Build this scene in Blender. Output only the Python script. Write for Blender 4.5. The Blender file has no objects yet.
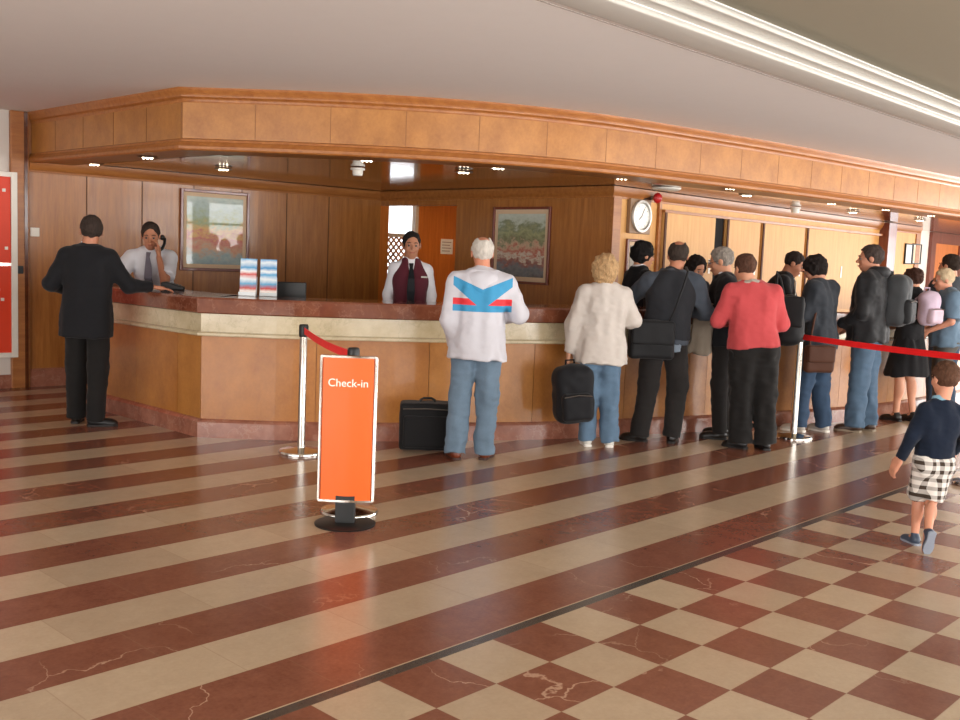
import bpy, bmesh, math, random
import numpy as np
from mathutils import Vector, Matrix
PI = math.pi
sc = bpy.context.scene
COL = sc.collection

# ---------------------------------------------------------------- camera
cam_d = bpy.data.cameras.new('camera'); cam = bpy.data.objects.new('camera', cam_d); COL.objects.link(cam)
yaw, pitch, roll, FPX = 0.8147, 0.1, 0.04, 1009.7
_F = Vector((math.sin(yaw)*math.cos(pitch), math.cos(yaw)*math.cos(pitch), -math.sin(pitch)))
_R = Vector((math.cos(yaw), -math.sin(yaw), 0)); _U = _R.cross(_F)
_R2 = math.cos(roll)*_R + math.sin(roll)*_U; _U2 = -math.sin(roll)*_R + math.cos(roll)*_U
M = Matrix((_R2, _U2, -_F)).transposed().to_4x4(); M.translation = Vector((-2.621, -2.627, 1.52))
cam.matrix_world = M
cam_d.sensor_width = 36; cam_d.lens = FPX/960*36; cam_d.clip_start = .05; cam_d.clip_end = 300
sc.camera = cam

# ---------------------------------------------------------------- world, daylight, exposure
w = bpy.data.worlds.new('world'); sc.world = w; w.use_nodes = True
bg = w.node_tree.nodes['Background']; bg.inputs[0].default_value = (.93, .96, 1, 1); bg.inputs[1].default_value = 3.0

def area(name, loc, rot, sx, sy, power, col=(1, 1, 1)):
    l = bpy.data.lights.new(name, 'AREA'); l.shape = 'RECTANGLE'; l.size = sx; l.size_y = sy; l.energy = power; l.color = col
    o = bpy.data.objects.new(name, l); COL.objects.link(o); o.location = loc; o.rotation_euler = rot
    return o
# daylight at the big windows of the rear wall (Y = -5.5) and of the right end of the hall
area('window_daylight', (12.0, -5.75, 1.55), (PI/2+.16, 0, 0), 9.5, 2.3, 760, (1, .97, .93))
area('window_daylight', (2.0, -5.75, 1.55), (PI/2+.2, 0, 0), 9.0, 2.3, 400, (1, .96, .91))
area('window_daylight', (-6.9, -1.0, 1.55), (PI/2+.2, 0, -PI/2), 7.0, 2.3, 380, (1, .96, .91))  # unseen left windows, added as ambient light for the left side
# unseen fill light, added outside the windows to brighten the ceiling
area('ceiling_fill', (5.0, -9.5, .0), (PI/2+.5, 0, 0), 26, 3.0, 1500, (1, .97, .94))
area('window_daylight', (19.8, -1.6, 1.5), (PI/2+.1, 0, PI/2), 5.0, 2.4, 480, (1, .97, .94))
vs = sc.view_settings
vs.view_transform = 'Standard'; vs.look = 'None'; vs.exposure = 0.08; vs.gamma = 1; vs.use_curve_mapping = False
sc.cycles.use_denoising = True
sc.cycles.max_bounces = 7; sc.cycles.diffuse_bounces = 4; sc.cycles.glossy_bounces = 4
sc.cycles.sample_clamp_indirect = 6

# ---------------------------------------------------------------- materials
def lin(h):
    if isinstance(h, tuple): return h if len(h) == 4 else (*h, 1)
    h = h.lstrip('#'); c = [int(h[i:i+2], 16)/255 for i in (0, 2, 4)]
    return tuple((x/12.92 if x < .04045 else ((x+.055)/1.055)**2.4) for x in c)+(1,)
class NT:
    def __init__(s, name):
        s.m = bpy.data.materials.new(name); s.m.use_nodes = True; s.t = s.m.node_tree
        s.b = s.t.nodes['Principled BSDF']
    def n(s, typ, **kw):
        nd = s.t.nodes.new(typ)
        for k, v in kw.items():
            if k.startswith('i_'): nd.inputs[k[2:].replace('_', ' ')].default_value = v
            elif k.startswith('n'): 
                if k[1:].isdigit(): nd.inputs[int(k[1:])].default_value = v
                else: setattr(nd, k, v)
            else: setattr(nd, k, v)
        return nd
    def l(s, a, b): s.t.links.new(a, b)
    def math(s, op, a, b=None, c=None):
        nd = s.t.nodes.new('ShaderNodeMath'); nd.operation = op
        for i, v in enumerate((a, b, c)):
            if v is None: continue
            if isinstance(v, (int, float)): nd.inputs[i].default_value = v
            else: s.l(v, nd.inputs[i])
        return nd.outputs[0]
    def mix(s, f, a, b):
        nd = s.t.nodes.new('ShaderNodeMix'); nd.data_type = 'RGBA'
        for i, v in ((0, f), (6, a), (7, b)):
            if isinstance(v, (int, float, tuple)): nd.inputs[i].default_value = v
            else: s.l(v, nd.inputs[i])
        return nd.outputs[2]
    def coord(s, out='Object', scale=(1, 1, 1), rot=(0, 0, 0)):
        tc = s.t.nodes.new('ShaderNodeTexCoord'); mp = s.t.nodes.new('ShaderNodeMapping')
        mp.inputs['Scale'].default_value = scale; mp.inputs['Rotation'].default_value = rot
        s.l(tc.outputs[out], mp.inputs[0]); return mp.outputs[0]
    def noise(s, vec, scale, detail=4, rough=.6):
        nd = s.t.nodes.new('ShaderNodeTexNoise'); nd.inputs['Scale'].default_value = scale
        nd.inputs['Detail'].default_value = detail; nd.inputs['Roughness'].default_value = rough
        s.l(vec, nd.inputs['Vector']); return nd.outputs['Fac']
    def ramp(s, f, *stops):
        nd = s.t.nodes.new('ShaderNodeValToRGB'); e = nd.color_ramp.elements
        while len(e) < len(stops): e.new(.5)
        for i, (p, c) in enumerate(stops): e[i].position = p; e[i].color = c
        s.l(f, nd.inputs[0]); return nd.outputs[0]
    def bump(s, h, st=.3, d=.01):
        nd = s.t.nodes.new('ShaderNodeBump'); nd.inputs['Strength'].default_value = st; nd.inputs['Distance'].default_value = d
        s.l(h, nd.inputs['Height']); s.l(nd.outputs[0], s.b.inputs['Normal'])
    def col(s, c):
        if isinstance(c, tuple): s.b.inputs['Base Color'].default_value = c
        else: s.l(c, s.b.inputs['Base Color'])
    def set(s, rough=.5, metal=0, coat=0, spec=None):
        s.b.inputs['Roughness'].default_value = rough; s.b.inputs['Metallic'].default_value = metal
        s.b.inputs['Coat Weight'].default_value = coat; s.b.inputs['Coat Roughness'].default_value = .08
        if spec is not None: s.b.inputs['Specular IOR Level'].default_value = spec
_mc = {}
def flat(name, c, rough=.6, metal=0, var=.08, scale=8, bump=0, coat=0, spec=None):
    key = (name, c, rough)
    if key in _mc: return _mc[key]
    t = NT(name); a = lin(c); v = t.coord()
    f = t.noise(v, scale)
    t.col(t.mix(f, tuple(min(1, x*(1-var)) for x in a[:3])+(1,), tuple(min(1, x*(1+var)) for x in a[:3])+(1,)))
    if bump: t.bump(f, bump, .01)
    t.set(rough, metal, coat, spec); _mc[key] = t.m; return t.m
def cloth(name, c, rough=.9, var=.10, weave=260, bump=.25):
    key = ('cloth', name, c)
    if key in _mc: return _mc[key]
    t = NT(name); a = lin(c); v = t.coord()
    f = t.noise(v, 9, 3); g = t.noise(v, weave, 2)
    h = t.math('ADD', t.math('MULTIPLY', f, .7), t.math('MULTIPLY', g, .3))
    t.col(t.mix(h, tuple(x*(1-var*2) for x in a[:3])+(1,), tuple(min(1, x*(1+var*2)) for x in a[:3])+(1,)))
    t.bump(g, bump, .003); t.set(rough, spec=.2); t.b.inputs['Sheen Weight'].default_value = .08
    _mc[key] = t.m; return t.m
def wood(name, dark, light, rough=.3, axis='z', coat=.35, figure=1.0, seam=None):
    t = NT(name)
    sc_ = {'z': (14, 14, 1.0), 'x': (1.0, 14, 14), 'y': (14, 1, 14), 'b': (3.5, 3.5, 3.0)}[axis]
    v = t.coord(scale=sc_)
    f = t.noise(v, 1.6, 6, .62); g = t.noise(t.coord(scale=tuple(x*6 for x in sc_)), 2.2, 3)
    h = t.math('ADD', t.math('MULTIPLY', f, .75*figure), t.math('MULTIPLY', g, .25))
    big = t.noise(t.coord(), .9, 2)
    c = t.ramp(h, (.25, lin(dark)), (.7, lin(light)))
    c = t.mix(t.math('MULTIPLY', big, .35), c, lin(dark))
    t.col(c); t.bump(h, .05, .004); t.set(rough, 0, coat); return t.m
def marble(name, dark, light, vein, rough=.12, scale=3.0, vein_w=.5):
    t = NT(name); v = t.coord(); f = t.noise(v, scale, 8, .65)
    c = t.ramp(f, (.3, lin(dark)), (.7, lin(light)))
    n2 = t.noise(v, scale*.8, 6, .6); ve = t.math('ABSOLUTE', t.math('SUBTRACT', n2, .5))
    vm = t.math('SUBTRACT', 1, t.math('MULTIPLY', ve, 60)); vm = t.math('MAXIMUM', vm, 0)
    c = t.mix(t.math('MULTIPLY', vm, vein_w), c, lin(vein)); t.col(c); t.set(rough, 0, .2); return t.m
def mk_floor():
    t = NT('marble_floor_paving'); S = .30067
    tc = t.t.nodes.new('ShaderNodeTexCoord'); sp = t.t.nodes.new('ShaderNodeSeparateXYZ'); t.l(tc.outputs['Object'], sp.inputs[0])
    x, y = sp.outputs[0], sp.outputs[1]; P = tc.outputs['Object']
    u = t.math('DIVIDE', x, S); v = t.math('DIVIDE', y, -S)
    fu, fv = t.math('FLOOR', u), t.math('FLOOR', v)
    par = t.math('FLOORED_MODULO', t.math('ADD', fu, fv), 2.0)          # 1 = brown
    k = t.math('DIVIDE', t.math('SUBTRACT', y, .375), .3193); fk = t.math('FLOOR', k)
    spar = t.math('FLOORED_MODULO', fk, 2.0)                             # 0 = cream, 1 = brown
    chk = t.math('LESS_THAN', y, 0.0)
    brown = t.math('ADD', t.math('MULTIPLY', chk, par), t.math('MULTIPLY', t.math('SUBTRACT', 1, chk), spar))
    band = t.math('MULTIPLY', t.math('GREATER_THAN', y, -.004), t.math('LESS_THAN', y, .048))
    # per-tile brightness
    su = t.math('FLOOR', t.math('DIVIDE', t.math('ADD', x, t.math('MULTIPLY', fk, .17)), .6))
    comb = t.t.nodes.new('ShaderNodeCombineXYZ')
    t.l(t.math('ADD', t.math('MULTIPLY', chk, fu), t.math('MULTIPLY', t.math('SUBTRACT', 1, chk), su)), comb.inputs[0])
    t.l(t.math('ADD', t.math('MULTIPLY', chk, fv), t.math('MULTIPLY', t.math('SUBTRACT', 1, chk), fk)), comb.inputs[1])
    wn = t.t.nodes.new('ShaderNodeTexWhiteNoise'); wn.noise_dimensions = '3D'; t.l(comb.outputs[0], wn.inputs['Vector'])
    rnd = wn.outputs['Value']
    n1 = t.noise(P, 7, 8, .7); n2 = t.noise(P, 60, 3, .6)
    n3 = t.noise(P, 22, 6, .75); nn = t.math('ADD', t.math('MULTIPLY', n1, .4), t.math('ADD', t.math('MULTIPLY', n2, .3), t.math('MULTIPLY', n3, .3)))
    cb = t.ramp(nn, (.3, lin('#6a3c2d')), (.72, lin('#935d48')))
    cc = t.ramp(nn, (.25, lin('#ae987e')), (.75, lin('#c8b296')))
    # veins: domain-warped thin lines, only here and there in the brown marble
    wv = t.t.nodes.new('ShaderNodeTexVoronoi'); wv.feature = 'DISTANCE_TO_EDGE'; wv.inputs['Scale'].default_value = 1.7
    ns = t.t.nodes.new('ShaderNodeTexNoise'); ns.inputs['Scale'].default_value = 4; ns.inputs['Detail'].default_value = 5; t.l(P, ns.inputs['Vector'])
    vm = t.t.nodes.new('ShaderNodeVectorMath'); vm.operation = 'MULTIPLY_ADD'; t.l(ns.outputs['Color'], vm.inputs[0]); vm.inputs[1].default_value = (.45, .45, 0); t.l(P, vm.inputs[2])
    t.l(vm.outputs[0], wv.inputs['Vector'])
    line = t.math('MAXIMUM', t.math('SUBTRACT', 1, t.math('MULTIPLY', wv.outputs['Distance'], 110)), 0)
    msk = t.math('MULTIPLY', t.math('MAXIMUM', t.math('SUBTRACT', t.noise(P, 1.1, 2), .5), 0), 7)
    line = t.math('MINIMUM', t.math('MULTIPLY', line, msk), .75)
    cb = t.mix(line, cb, lin('#c9a58c'))
    c = t.mix(brown, cc, cb)
    c = t.mix(t.math('MULTIPLY', rnd, .16), c, lin('#5e3a28'))
    dark = t.ramp(nn, (.3, lin('#302c29')), (.75, lin('#5a524b')))
    c = t.mix(band, c, dark)
    # joints
    def near(val, wd):   # distance to an integer below wd
        fr = t.math('FRACT', val); d = t.math('MINIMUM', fr, t.math('SUBTRACT', 1, fr)); return t.math('LESS_THAN', d, wd)
    jc = t.math('MULTIPLY', chk, t.math('MAXIMUM', near(u, .008), near(v, .008)))
    js = t.math('MULTIPLY', t.math('GREATER_THAN', y, .1), t.math('MAXIMUM', near(k, .006), near(t.math('DIVIDE', t.math('ADD', x, t.math('MULTIPLY', fk, .17)), .6), .004)))
    j = t.math('MAXIMUM', jc, js)
    c = t.mix(t.math('MULTIPLY', j, .3), c, lin('#8a6a52'))
    t.col(c)
    r = t.math('ADD', .17, t.math('MULTIPLY', n1, .12)); t.l(r, t.b.inputs['Roughness'])
    t.b.inputs['Specular IOR Level'].default_value = .5
    t.bump(n2, .03, .002)
    return t.m

M_floor = mk_floor()
M_lightw = wood('pale_cupboard_veneer', '#c68a48', '#e0ad68', .55, 'z', .0)
M_wood = wood('honey_veneer', '#7e481c', '#bd7c3c', .34, 'z', .2)
M_woodp = wood('counter_front_veneer', '#945824', '#bf803e', .36, 'b', .25)
M_woodf = wood('fascia_veneer', '#905827', '#c28642', .36, 'b', .2)
M_woodx = wood('moulding_wood', '#864b1e', '#b8783c', .42, 'x', .08)
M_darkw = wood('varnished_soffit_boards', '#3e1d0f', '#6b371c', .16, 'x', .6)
M_frame = wood('picture_frame_wood', '#5a2313', '#87402a', .3, 'z', .4)
M_doorw = wood('orange_door_veneer', '#b0591a', '#dc8034', .4, 'z', .3)
M_top = marble('red_brown_marble', '#653424', '#875038', '#b08068', .1, 6, .3)
M_band = marble('pale_marble', '#b9a886', '#d6c8a8', '#94866a', .2, 5, .3)
M_plinth = marble('pink_brown_marble', '#7d4a3a', '#a8705a', '#c09a84', .16, 6, .3)
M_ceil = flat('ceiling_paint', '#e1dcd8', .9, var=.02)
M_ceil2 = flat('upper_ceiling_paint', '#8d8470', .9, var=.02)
M_mould = flat('white_moulding_paint', '#b9b5ad', .5, var=.01)
M_white = flat('white_wall_paint', '#cfc6bd', .85, var=.02)
M_wwall = flat('bright_wall_paint', '#e8dcd0', .85, var=.02)
M_chrome = flat('chrome', '#d8d4cc', .12, 1, .03)
M_steel = flat('brushed_steel', '#9c9890', .3, 1, .05)
M_black = flat('black_plastic', '#121212', .45, 0, .1)
M_orange = flat('orange_panel_enamel', '#ee600d', .45, 0, .02, coat=.1)
M_red = flat('red_plastic', '#b01a1a', .4, 0, .05)
M_wplas = flat('white_plastic', '#e6e0d4', .45, 0, .03)
M_belt = cloth('red_belt_webbing', '#ea1c1f', .7)
M_paper = flat('paper', '#efe9dc', .8, 0, .02)

# ---------------------------------------------------------------- mesh helpers
def tagp(o, label=None, cat=None, group=None, kind=None):
    for k, v in (('label', label), ('category', cat), ('group', group), ('kind', kind)):
        if v: o[k] = v
    return o
def empty(name, loc=(0, 0, 0), rz=0, label=None, cat=None, group=None):
    o = bpy.data.objects.new(name, None); COL.objects.link(o); o.location = loc; o.rotation_euler = (0, 0, rz)
    o.empty_display_size = .1
    return tagp(o, label, cat, group)
def link(name, me, m, parent=None, smooth=False):
    o = bpy.data.objects.new(name, me); COL.objects.link(o)
    if m is not None:
        for mm in (m if isinstance(m, (list, tuple)) else [m]): me.materials.append(mm)
    if parent: o.parent = parent
    if smooth: me.shade_smooth()
    return o
def obj(name, bm, m, parent=None, smooth=False, bevel=0):
    bmesh.ops.recalc_face_normals(bm, faces=bm.faces)
    me = bpy.data.meshes.new(name); bm.to_mesh(me); bm.free()
    o = link(name, me, m, parent, smooth)
    if bevel:
        b = o.modifiers.new('bevel', 'BEVEL'); b.width = bevel; b.segments = 2; b.limit_method = 'ANGLE'; b.angle_limit = .6
    if smooth:
        try: me.set_sharp_from_angle(angle=math.radians(40))
        except Exception: pass
    return o
def struct(name, bm, m, parent=None, **k):
    o = obj(name, bm, m, parent, **k)
    if parent is None: o['kind'] = 'structure'
    return o
def B(): return bmesh.new()
def box(bm, lo, hi, mat=None, idx=0):
    lo, hi = Vector(lo), Vector(hi); vs = []
    for z in (lo.z, hi.z):
        for x, y in ((lo.x, lo.y), (hi.x, lo.y), (hi.x, hi.y), (lo.x, hi.y)):
            p = Vector((x, y, z)); vs.append(bm.verts.new(mat @ p if mat else p))
    for f in ((0, 1, 2, 3), (4, 5, 6, 7), (0, 1, 5, 4), (1, 2, 6, 5), (2, 3, 7, 6), (3, 0, 4, 7)):
        bm.faces.new([vs[i] for i in f]).material_index = idx
    return bm
def lathe(bm, prof, seg=32, mat=None, idx=0):
    rings = []
    for r, z in prof:
        rings.append([bm.verts.new((mat @ Vector((r*math.cos(a), r*math.sin(a), z))) if mat else (r*math.cos(a), r*math.sin(a), z)) for a in [2*PI*i/seg for i in range(seg)]])
    for a, b in zip(rings, rings[1:]):
        for i in range(seg): bm.faces.new((a[i], a[(i+1) % seg], b[(i+1) % seg], b[i])).material_index = idx
    for rg in (rings[0], rings[-1]):
        try: bm.faces.new(rg).material_index = idx
        except Exception: pass
    return bm
def tube(bm, pts, r, seg=8, idx=0):
    pts = [Vector(p) for p in pts]; rs = r if isinstance(r, (list, tuple)) else [r]*len(pts); rings = []
    up = Vector((0, 0, 1)); prev = None
    for i, p in enumerate(pts):
        d = (pts[min(i+1, len(pts)-1)]-pts[max(i-1, 0)]).normalized()
        if prev is None:
            s = d.cross(up)
            if s.length < .1: s = d.cross(Vector((1, 0, 0)))
        else: s = prev-d*prev.dot(d)
        s.normalize(); prev = s; t = d.cross(s)
        rings.append([bm.verts.new(p+rs[i]*(math.cos(a)*s+math.sin(a)*t)) for a in [2*PI*k/seg for k in range(seg)]])
    for a, b in zip(rings, rings[1:]):
        for i in range(seg): bm.faces.new((a[i], a[(i+1) % seg], b[(i+1) % seg], b[i])).material_index = idx
    bm.faces.new(rings[0]).material_index = idx; bm.faces.new(rings[-1]).material_index = idx
    return bm
def strip(bm, pts, w, th=.004, up=Vector((0, 0, 1)), idx=0):
    """flat webbing along pts, width w along up"""
    pts = [Vector(p) for p in pts]; rings = []
    for i, p in enumerate(pts):
        d = (pts[min(i+1, len(pts)-1)]-pts[max(i-1, 0)]).normalized()
        n = d.cross(up).normalized(); u = n.cross(d).normalized()
        rings.append([bm.verts.new(p+a*u*w/2+b*n*th/2) for a, b in ((-1, -1), (1, -1), (1, 1), (-1, 1))])
    for a, b in zip(rings, rings[1:]):
        for i in range(4): bm.faces.new((a[i], a[(i+1) % 4], b[(i+1) % 4], b[i])).material_index = idx
    bm.faces.new(rings[0]); bm.faces.new(rings[-1]); return bm
def normals2(path, closed=False):
    out = []
    for i, p in enumerate(path):
        a = Vector(path[max(i-1, 0)]); b = Vector(p); c = Vector(path[min(i+1, len(path)-1)])
        d1 = (b-a).normalized() if (b-a).length > 1e-6 else (c-b).normalized(); d2 = (c-b).normalized() if (c-b).length > 1e-6 else d1
        n1 = Vector((d1.y, -d1.x)); n2 = Vector((d2.y, -d2.x)); n = (n1+n2).normalized(); out.append(n/max(.3, n.dot(n1)))
    return out      # points to the right-hand side of the travel direction (outside of the counter)
def sweep(bm, path, prof, idx=0, closed_prof=True, rng=None):
    """prof: list of (offset outwards, z)"""
    ns = normals2(path); rings = []
    for i, p in enumerate(path):
        if rng and not (rng[0] <= i <= rng[1]): continue
        rings.append([bm.verts.new((p[0]+ns[i].x*o, p[1]+ns[i].y*o, z)) for o, z in prof])
    n = len(prof)
    for a, b in zip(rings, rings[1:]):
        for i in range(n if closed_prof else n-1): bm.faces.new((a[i], a[(i+1) % n], b[(i+1) % n], b[i])).material_index = idx
    if closed_prof:
        bm.faces.new(rings[0]).material_index = idx; bm.faces.new(rings[-1]).material_index = idx
    return bm
def spline(pts, n=6):
    out = []; P_ = [Vector(p) for p in pts]
    for i in range(len(P_)-1):
        p0 = P_[i-1] if i else P_[i]*2-P_[i+1]; p1, p2 = P_[i], P_[i+1]; p3 = P_[i+2] if i+2 < len(P_) else p2*2-p1
        for k in range(n):
            t = k/n; out.append(.5*((2*p1)+(-p0+p2)*t+(2*p0-5*p1+4*p2-p3)*t*t+(-p0+3*p1-3*p2+p3)*t**3))
    out.append(P_[-1]); return out
def resample(pts, step):
    pts = [Vector(p) for p in pts]; L = [0]
    for a, b in zip(pts, pts[1:]): L.append(L[-1]+(b-a).length)
    n = max(1, round(L[-1]/step)); xs = np.linspace(0, L[-1], n+1)
    return [Vector([float(np.interp(x, L, [p[k] for p in pts])) for k in range(len(pts[0]))]) for x in xs]

# ================================================================ SETTING
bm = B(); box(bm, (-9, -6.2, -.1), (22, 13, 0)); struct('floor', bm, M_floor)
ZC, ZU = 2.815, 2.33
# main ceiling: lower part over the desk, then the stepped white cove, then the higher ceiling
bm = B(); box(bm, (-9, .50, ZC), (22, 13, ZC+.3)); struct('ceiling', bm, M_ceil)
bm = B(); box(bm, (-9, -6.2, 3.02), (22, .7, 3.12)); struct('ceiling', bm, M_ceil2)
bm = B()
prof = [(-.05, 2.80), (0, 2.812)]
for k in range(3):
    o0, z0 = k*.066, 2.812+k*.048
    prof += [(o0+.010*math.sin(t), z0+.034*(1-math.cos(t))/2) for t in np.linspace(.3, PI-.3, 6)]
    prof += [(o0-.004, z0+.040), (o0+.02, z0+.047), (o0+.055, z0+.048)]
prof = prof[:-3]+[(.13, 2.95), (-.2, 2.95), (-.2, 2.80)]
sweep(bm, [(-9, .50), (22, .50)], prof)
struct('trim_1', bm, M_mould, smooth=True)
bm = B(); box(bm, (-9, .775, ZC-.003), (22, .781, ZC+.002)); struct('trim_2', bm, flat('ceiling_joint_shadow_gap', '#9d938c', .9))

# walls behind the desk
def wall_seg(name, a, b, z0, z1, m, th=.15, holes=()):
    a, b = Vector(a), Vector(b); L = (b-a).length; d = (b-a)/L; n = Vector((-d.y, d.x))
    Mx = Matrix(((d.x, n.x, 0, a.x), (d.y, n.y, 0, a.y), (0, 0, 1, 0), (0, 0, 0, 1)))
    bm = B(); xs = 0
    for (h0, h1, hz0, hz1) in sorted(holes):
        box(bm, (xs, 0, z0), (h0, th, z1), Mx)
        if hz0 > z0: box(bm, (h0, 0, z0), (h1, th, hz0), Mx)
        if hz1 < z1: box(bm, (h0, 0, hz1), (h1, th, z1), Mx)
        xs = h1
    box(bm, (xs, 0, z0), (L, th, z1), Mx)
    o = struct(name, bm, m); return o, Mx
W1a, W1b = (1.74, 7.968), (6.2, 7.6)
o, MW1 = wall_seg('wall_back', W1a, W1b, 0, ZC, M_wood)
def grooves(parent, Mx, xs, z0, z1, w=.012):
    bm = B()
    for x in xs: box(bm, (x-w/2, -.004, z0), (x+w/2, .002, z1), Mx)
    return obj('panel_joint', bm, flat('panel_joint_dark', '#623c1c', .7), parent)
g = grooves(o, MW1, [.62, 1.23, 1.84, 2.45, 3.06, 3.67], .2, ZU-.1)
bm = B(); box(bm, (0, -.03, 0), (4.5, 0, .17), MW1); box(bm, (0, -.015, .17), (4.5, 0, .19), MW1); struct('baseboard_back', bm, M_plinth)
# left pilaster and the white wall
bm = B(); dW = (Vector(W1b)-Vector(W1a)).normalized()
box(bm, (-.16, -.05, 0), (.02, .12, ZC), MW1); struct('trim_3', bm, M_woodx, bevel=.008)
bm = B(); box(bm, (-.012-.02, -.062, 0), (.0, -.05, ZC), MW1); struct('trim_4', bm, M_darkw)
bm = B(); box(bm, (-11, .0, 0), (-.16, .15, ZC), MW1); struct('wall_left', bm, M_white)
bm = B(); box(bm, (-11, -.03, 0), (-.16, 0, .14), MW1); struct('baseboard_left', bm, M_plinth)
# wall at X = 6.2 with the office opening between y = 6.2 and the corner
bm = B()
box(bm, (6.2, 3.85, 0), (6.35, 6.185, ZC)); box(bm, (6.2, 6.185, 2.16), (6.35, 7.62, ZC)); struct('wall_office_side', bm, M_wood)
# wall behind the right-hand staff, along X
o, MW3 = wall_seg('wall_back_right', (6.3, 3.85), (14.8, 3.85), 0, ZC, M_lightw)
bm = B(); box(bm, (14.8, 4.3, 0), (22, 4.45, ZC)); box(bm, (14.8, 3.85, 0), (14.95, 4.3, ZC)); struct('wall_far_right', bm, M_wwall)
bm = B(); box(bm, (14.78, 3.83, 0), (14.96, 3.99, ZC)); struct('trim_5', bm, M_woodx)
# far door with wooden frame on the white wall
def door_far():
    bm = B(); x0 = 16.65
    box(bm, (x0, 4.24, 0), (x0+.22, 4.3, 2.34)); box(bm, (x0+1.5, 4.24, 0), (x0+1.72, 4.3, 2.34)); box(bm, (x0+.22, 4.24, 2.14), (x0+1.5, 4.3, 2.34))
    d = struct('door_1', bm, M_frame)
    bm = B(); box(bm, (x0+.22, 4.27, 0), (x0+1.5, 4.3, 2.14)); obj('door_panel', bm, M_doorw, d)
    bm = B(); tube(bm, [(x0+.32, 4.25, 1.0), (x0+.32, 4.22, 1.0), (x0+.45, 4.22, 1.0)], .012); obj('door_handle', bm, M_steel, d)
door_far()
# office behind the opening: far wall with a tall window, orange veneer beside it
M_alu = flat('window_frame_paint', '#cdb9a2', .5)
bm = B()
box(bm, (7.80, 8.6, 0), (9.2, 8.72, 2.7)); box(bm, (6.35, 8.6, 0), (6.55, 8.72, 2.7)); box(bm, (6.55, 8.6, 0), (7.8, 8.72, .75)); box(bm, (6.55, 8.6, 2.5), (7.8, 8.72, 2.7))
struct('wall_office_back', bm, M_doorw)
bm = B(); box(bm, (9.1, 4.6, 0), (9.25, 8.72, 2.7)); struct('wall_office_right', bm, M_doorw)
bm = B(); box(bm, (6.35, 4.45, 0), (9.2, 4.6, 2.7)); struct('wall_office_front', bm, M_doorw)
bm = B(); box(bm, (6.2, 7.60, 0), (6.35, 8.72, 2.7)); struct('wall_office_left', bm, M_doorw)
bm = B(); box(bm, (6.35, 4.45, 2.62), (9.25, 8.72, 2.7)); struct('ceiling', bm, M_ceil)
bm = B()
for (a, b) in (((6.55, .75), (6.61, 2.5)), ((7.74, .75), (7.8, 2.5))): box(bm, (a[0], 8.58, a[1]), (b[0], 8.66, b[1]))
for z in (.75, 1.79, 2.45): box(bm, (6.55, 8.58, z), (7.8, 8.66, z+.05))
wn = struct('window_1', bm, M_alu)
bm = B(); box(bm, (6.6, 8.63, .78), (7.76, 8.636, 2.46))
gl = NT('clear_glass'); gl.b.inputs['Transmission Weight'].default_value = 1; gl.b.inputs['IOR'].default_value = 1.05; gl.set(0.0); gl.b.inputs['Base Color'].default_value = (1, 1, 1, 1); gl.b.inputs['Transmission Weight'].default_value = 1
obj('window_pane', bm, gl.m, wn)
bm = B(); rr = .075
y = 8.85
for k in range(-30, 40):                                            # diagonal laths of the trellis, two layers
    for sgn, yy in ((1, y), (-1, y+.012)):
        x0 = 6.3+k*.105*1.0; pts = []
        for (xx, zz) in ((x0, .7), (x0+sgn*1.10, 1.80)): pts.append((xx, zz))
        (xa, za), (xb, zb) = pts
        lo, hi = 6.35, 7.95
        def clip(t): return (xa+(xb-xa)*t, za+(zb-za)*t)
        t0, t1 = 0, 1
        if xb != xa:
            ta, tb = (lo-xa)/(xb-xa), (hi-xa)/(xb-xa)
            t0, t1 = max(0, min(ta, tb)), min(1, max(ta, tb))
        if t1-t0 > .02:
            p, q = clip(t0), clip(t1); strip(bm, [(p[0], yy, p[1]), (q[0], yy, q[1])], .012, .03, Vector((0, 1, 0)))
box(bm, (6.35, y-.02, 1.79), (7.95, y+.03, 1.83)); box(bm, (6.33, y-.02, -.1), (6.38, y+.03, 1.83)); box(bm, (7.92, y-.02, -.1), (7.97, y+.03, 1.83)); box(bm, (6.35, y-.02, .66), (7.95, y+.03, .71))
o = obj('trellis', bm, flat('trellis_wood', '#e0ac7c', .7)); tagp(o, 'diagonal wooden lattice trellis outside the bright office window', 'trellis')
bm = B(); lathe(bm, [(0, -.05), (.2, -.045), (.24, 0), (0, 0)], 24, Matrix.Translation((7.8, 6.9, 2.62)))  # lamp out of view, added to brighten the orange office wall
_tl = NT('fill_lamp_glow'); _tl.b.inputs['Emission Color'].default_value = (1, .8, .55, 1); _tl.b.inputs['Emission Strength'].default_value = 38
o = obj('office_fill_lamp', bm, _tl.m, smooth=True); tagp(o, 'unseen round warm fill lamp added inside the office behind the doorway', 'ceiling lamp')
# paper notice on the orange office wall
def sheet(name, x0, x1, z0, z1, y, lines, m=M_paper, th=.003):
    bm = B(); box(bm, (x0, y-th, z0), (x1, y, z1)); o = obj(name, bm, m)
    return o
o = sheet('paper_notice', 8.30, 8.56, 1.57, 1.80, 8.6, 3); tagp(o, 'white paper notice taped to the orange office wall', 'notice')
bm = B()
for k in range(4): box(bm, (8.325, 8.5955, 1.61+k*.045), (8.325+(.20 if k % 2 else .17), 8.5965, 1.622+k*.045))
obj('faint_print', bm, flat('print_red_brown', '#a88a78', .8), o)

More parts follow.
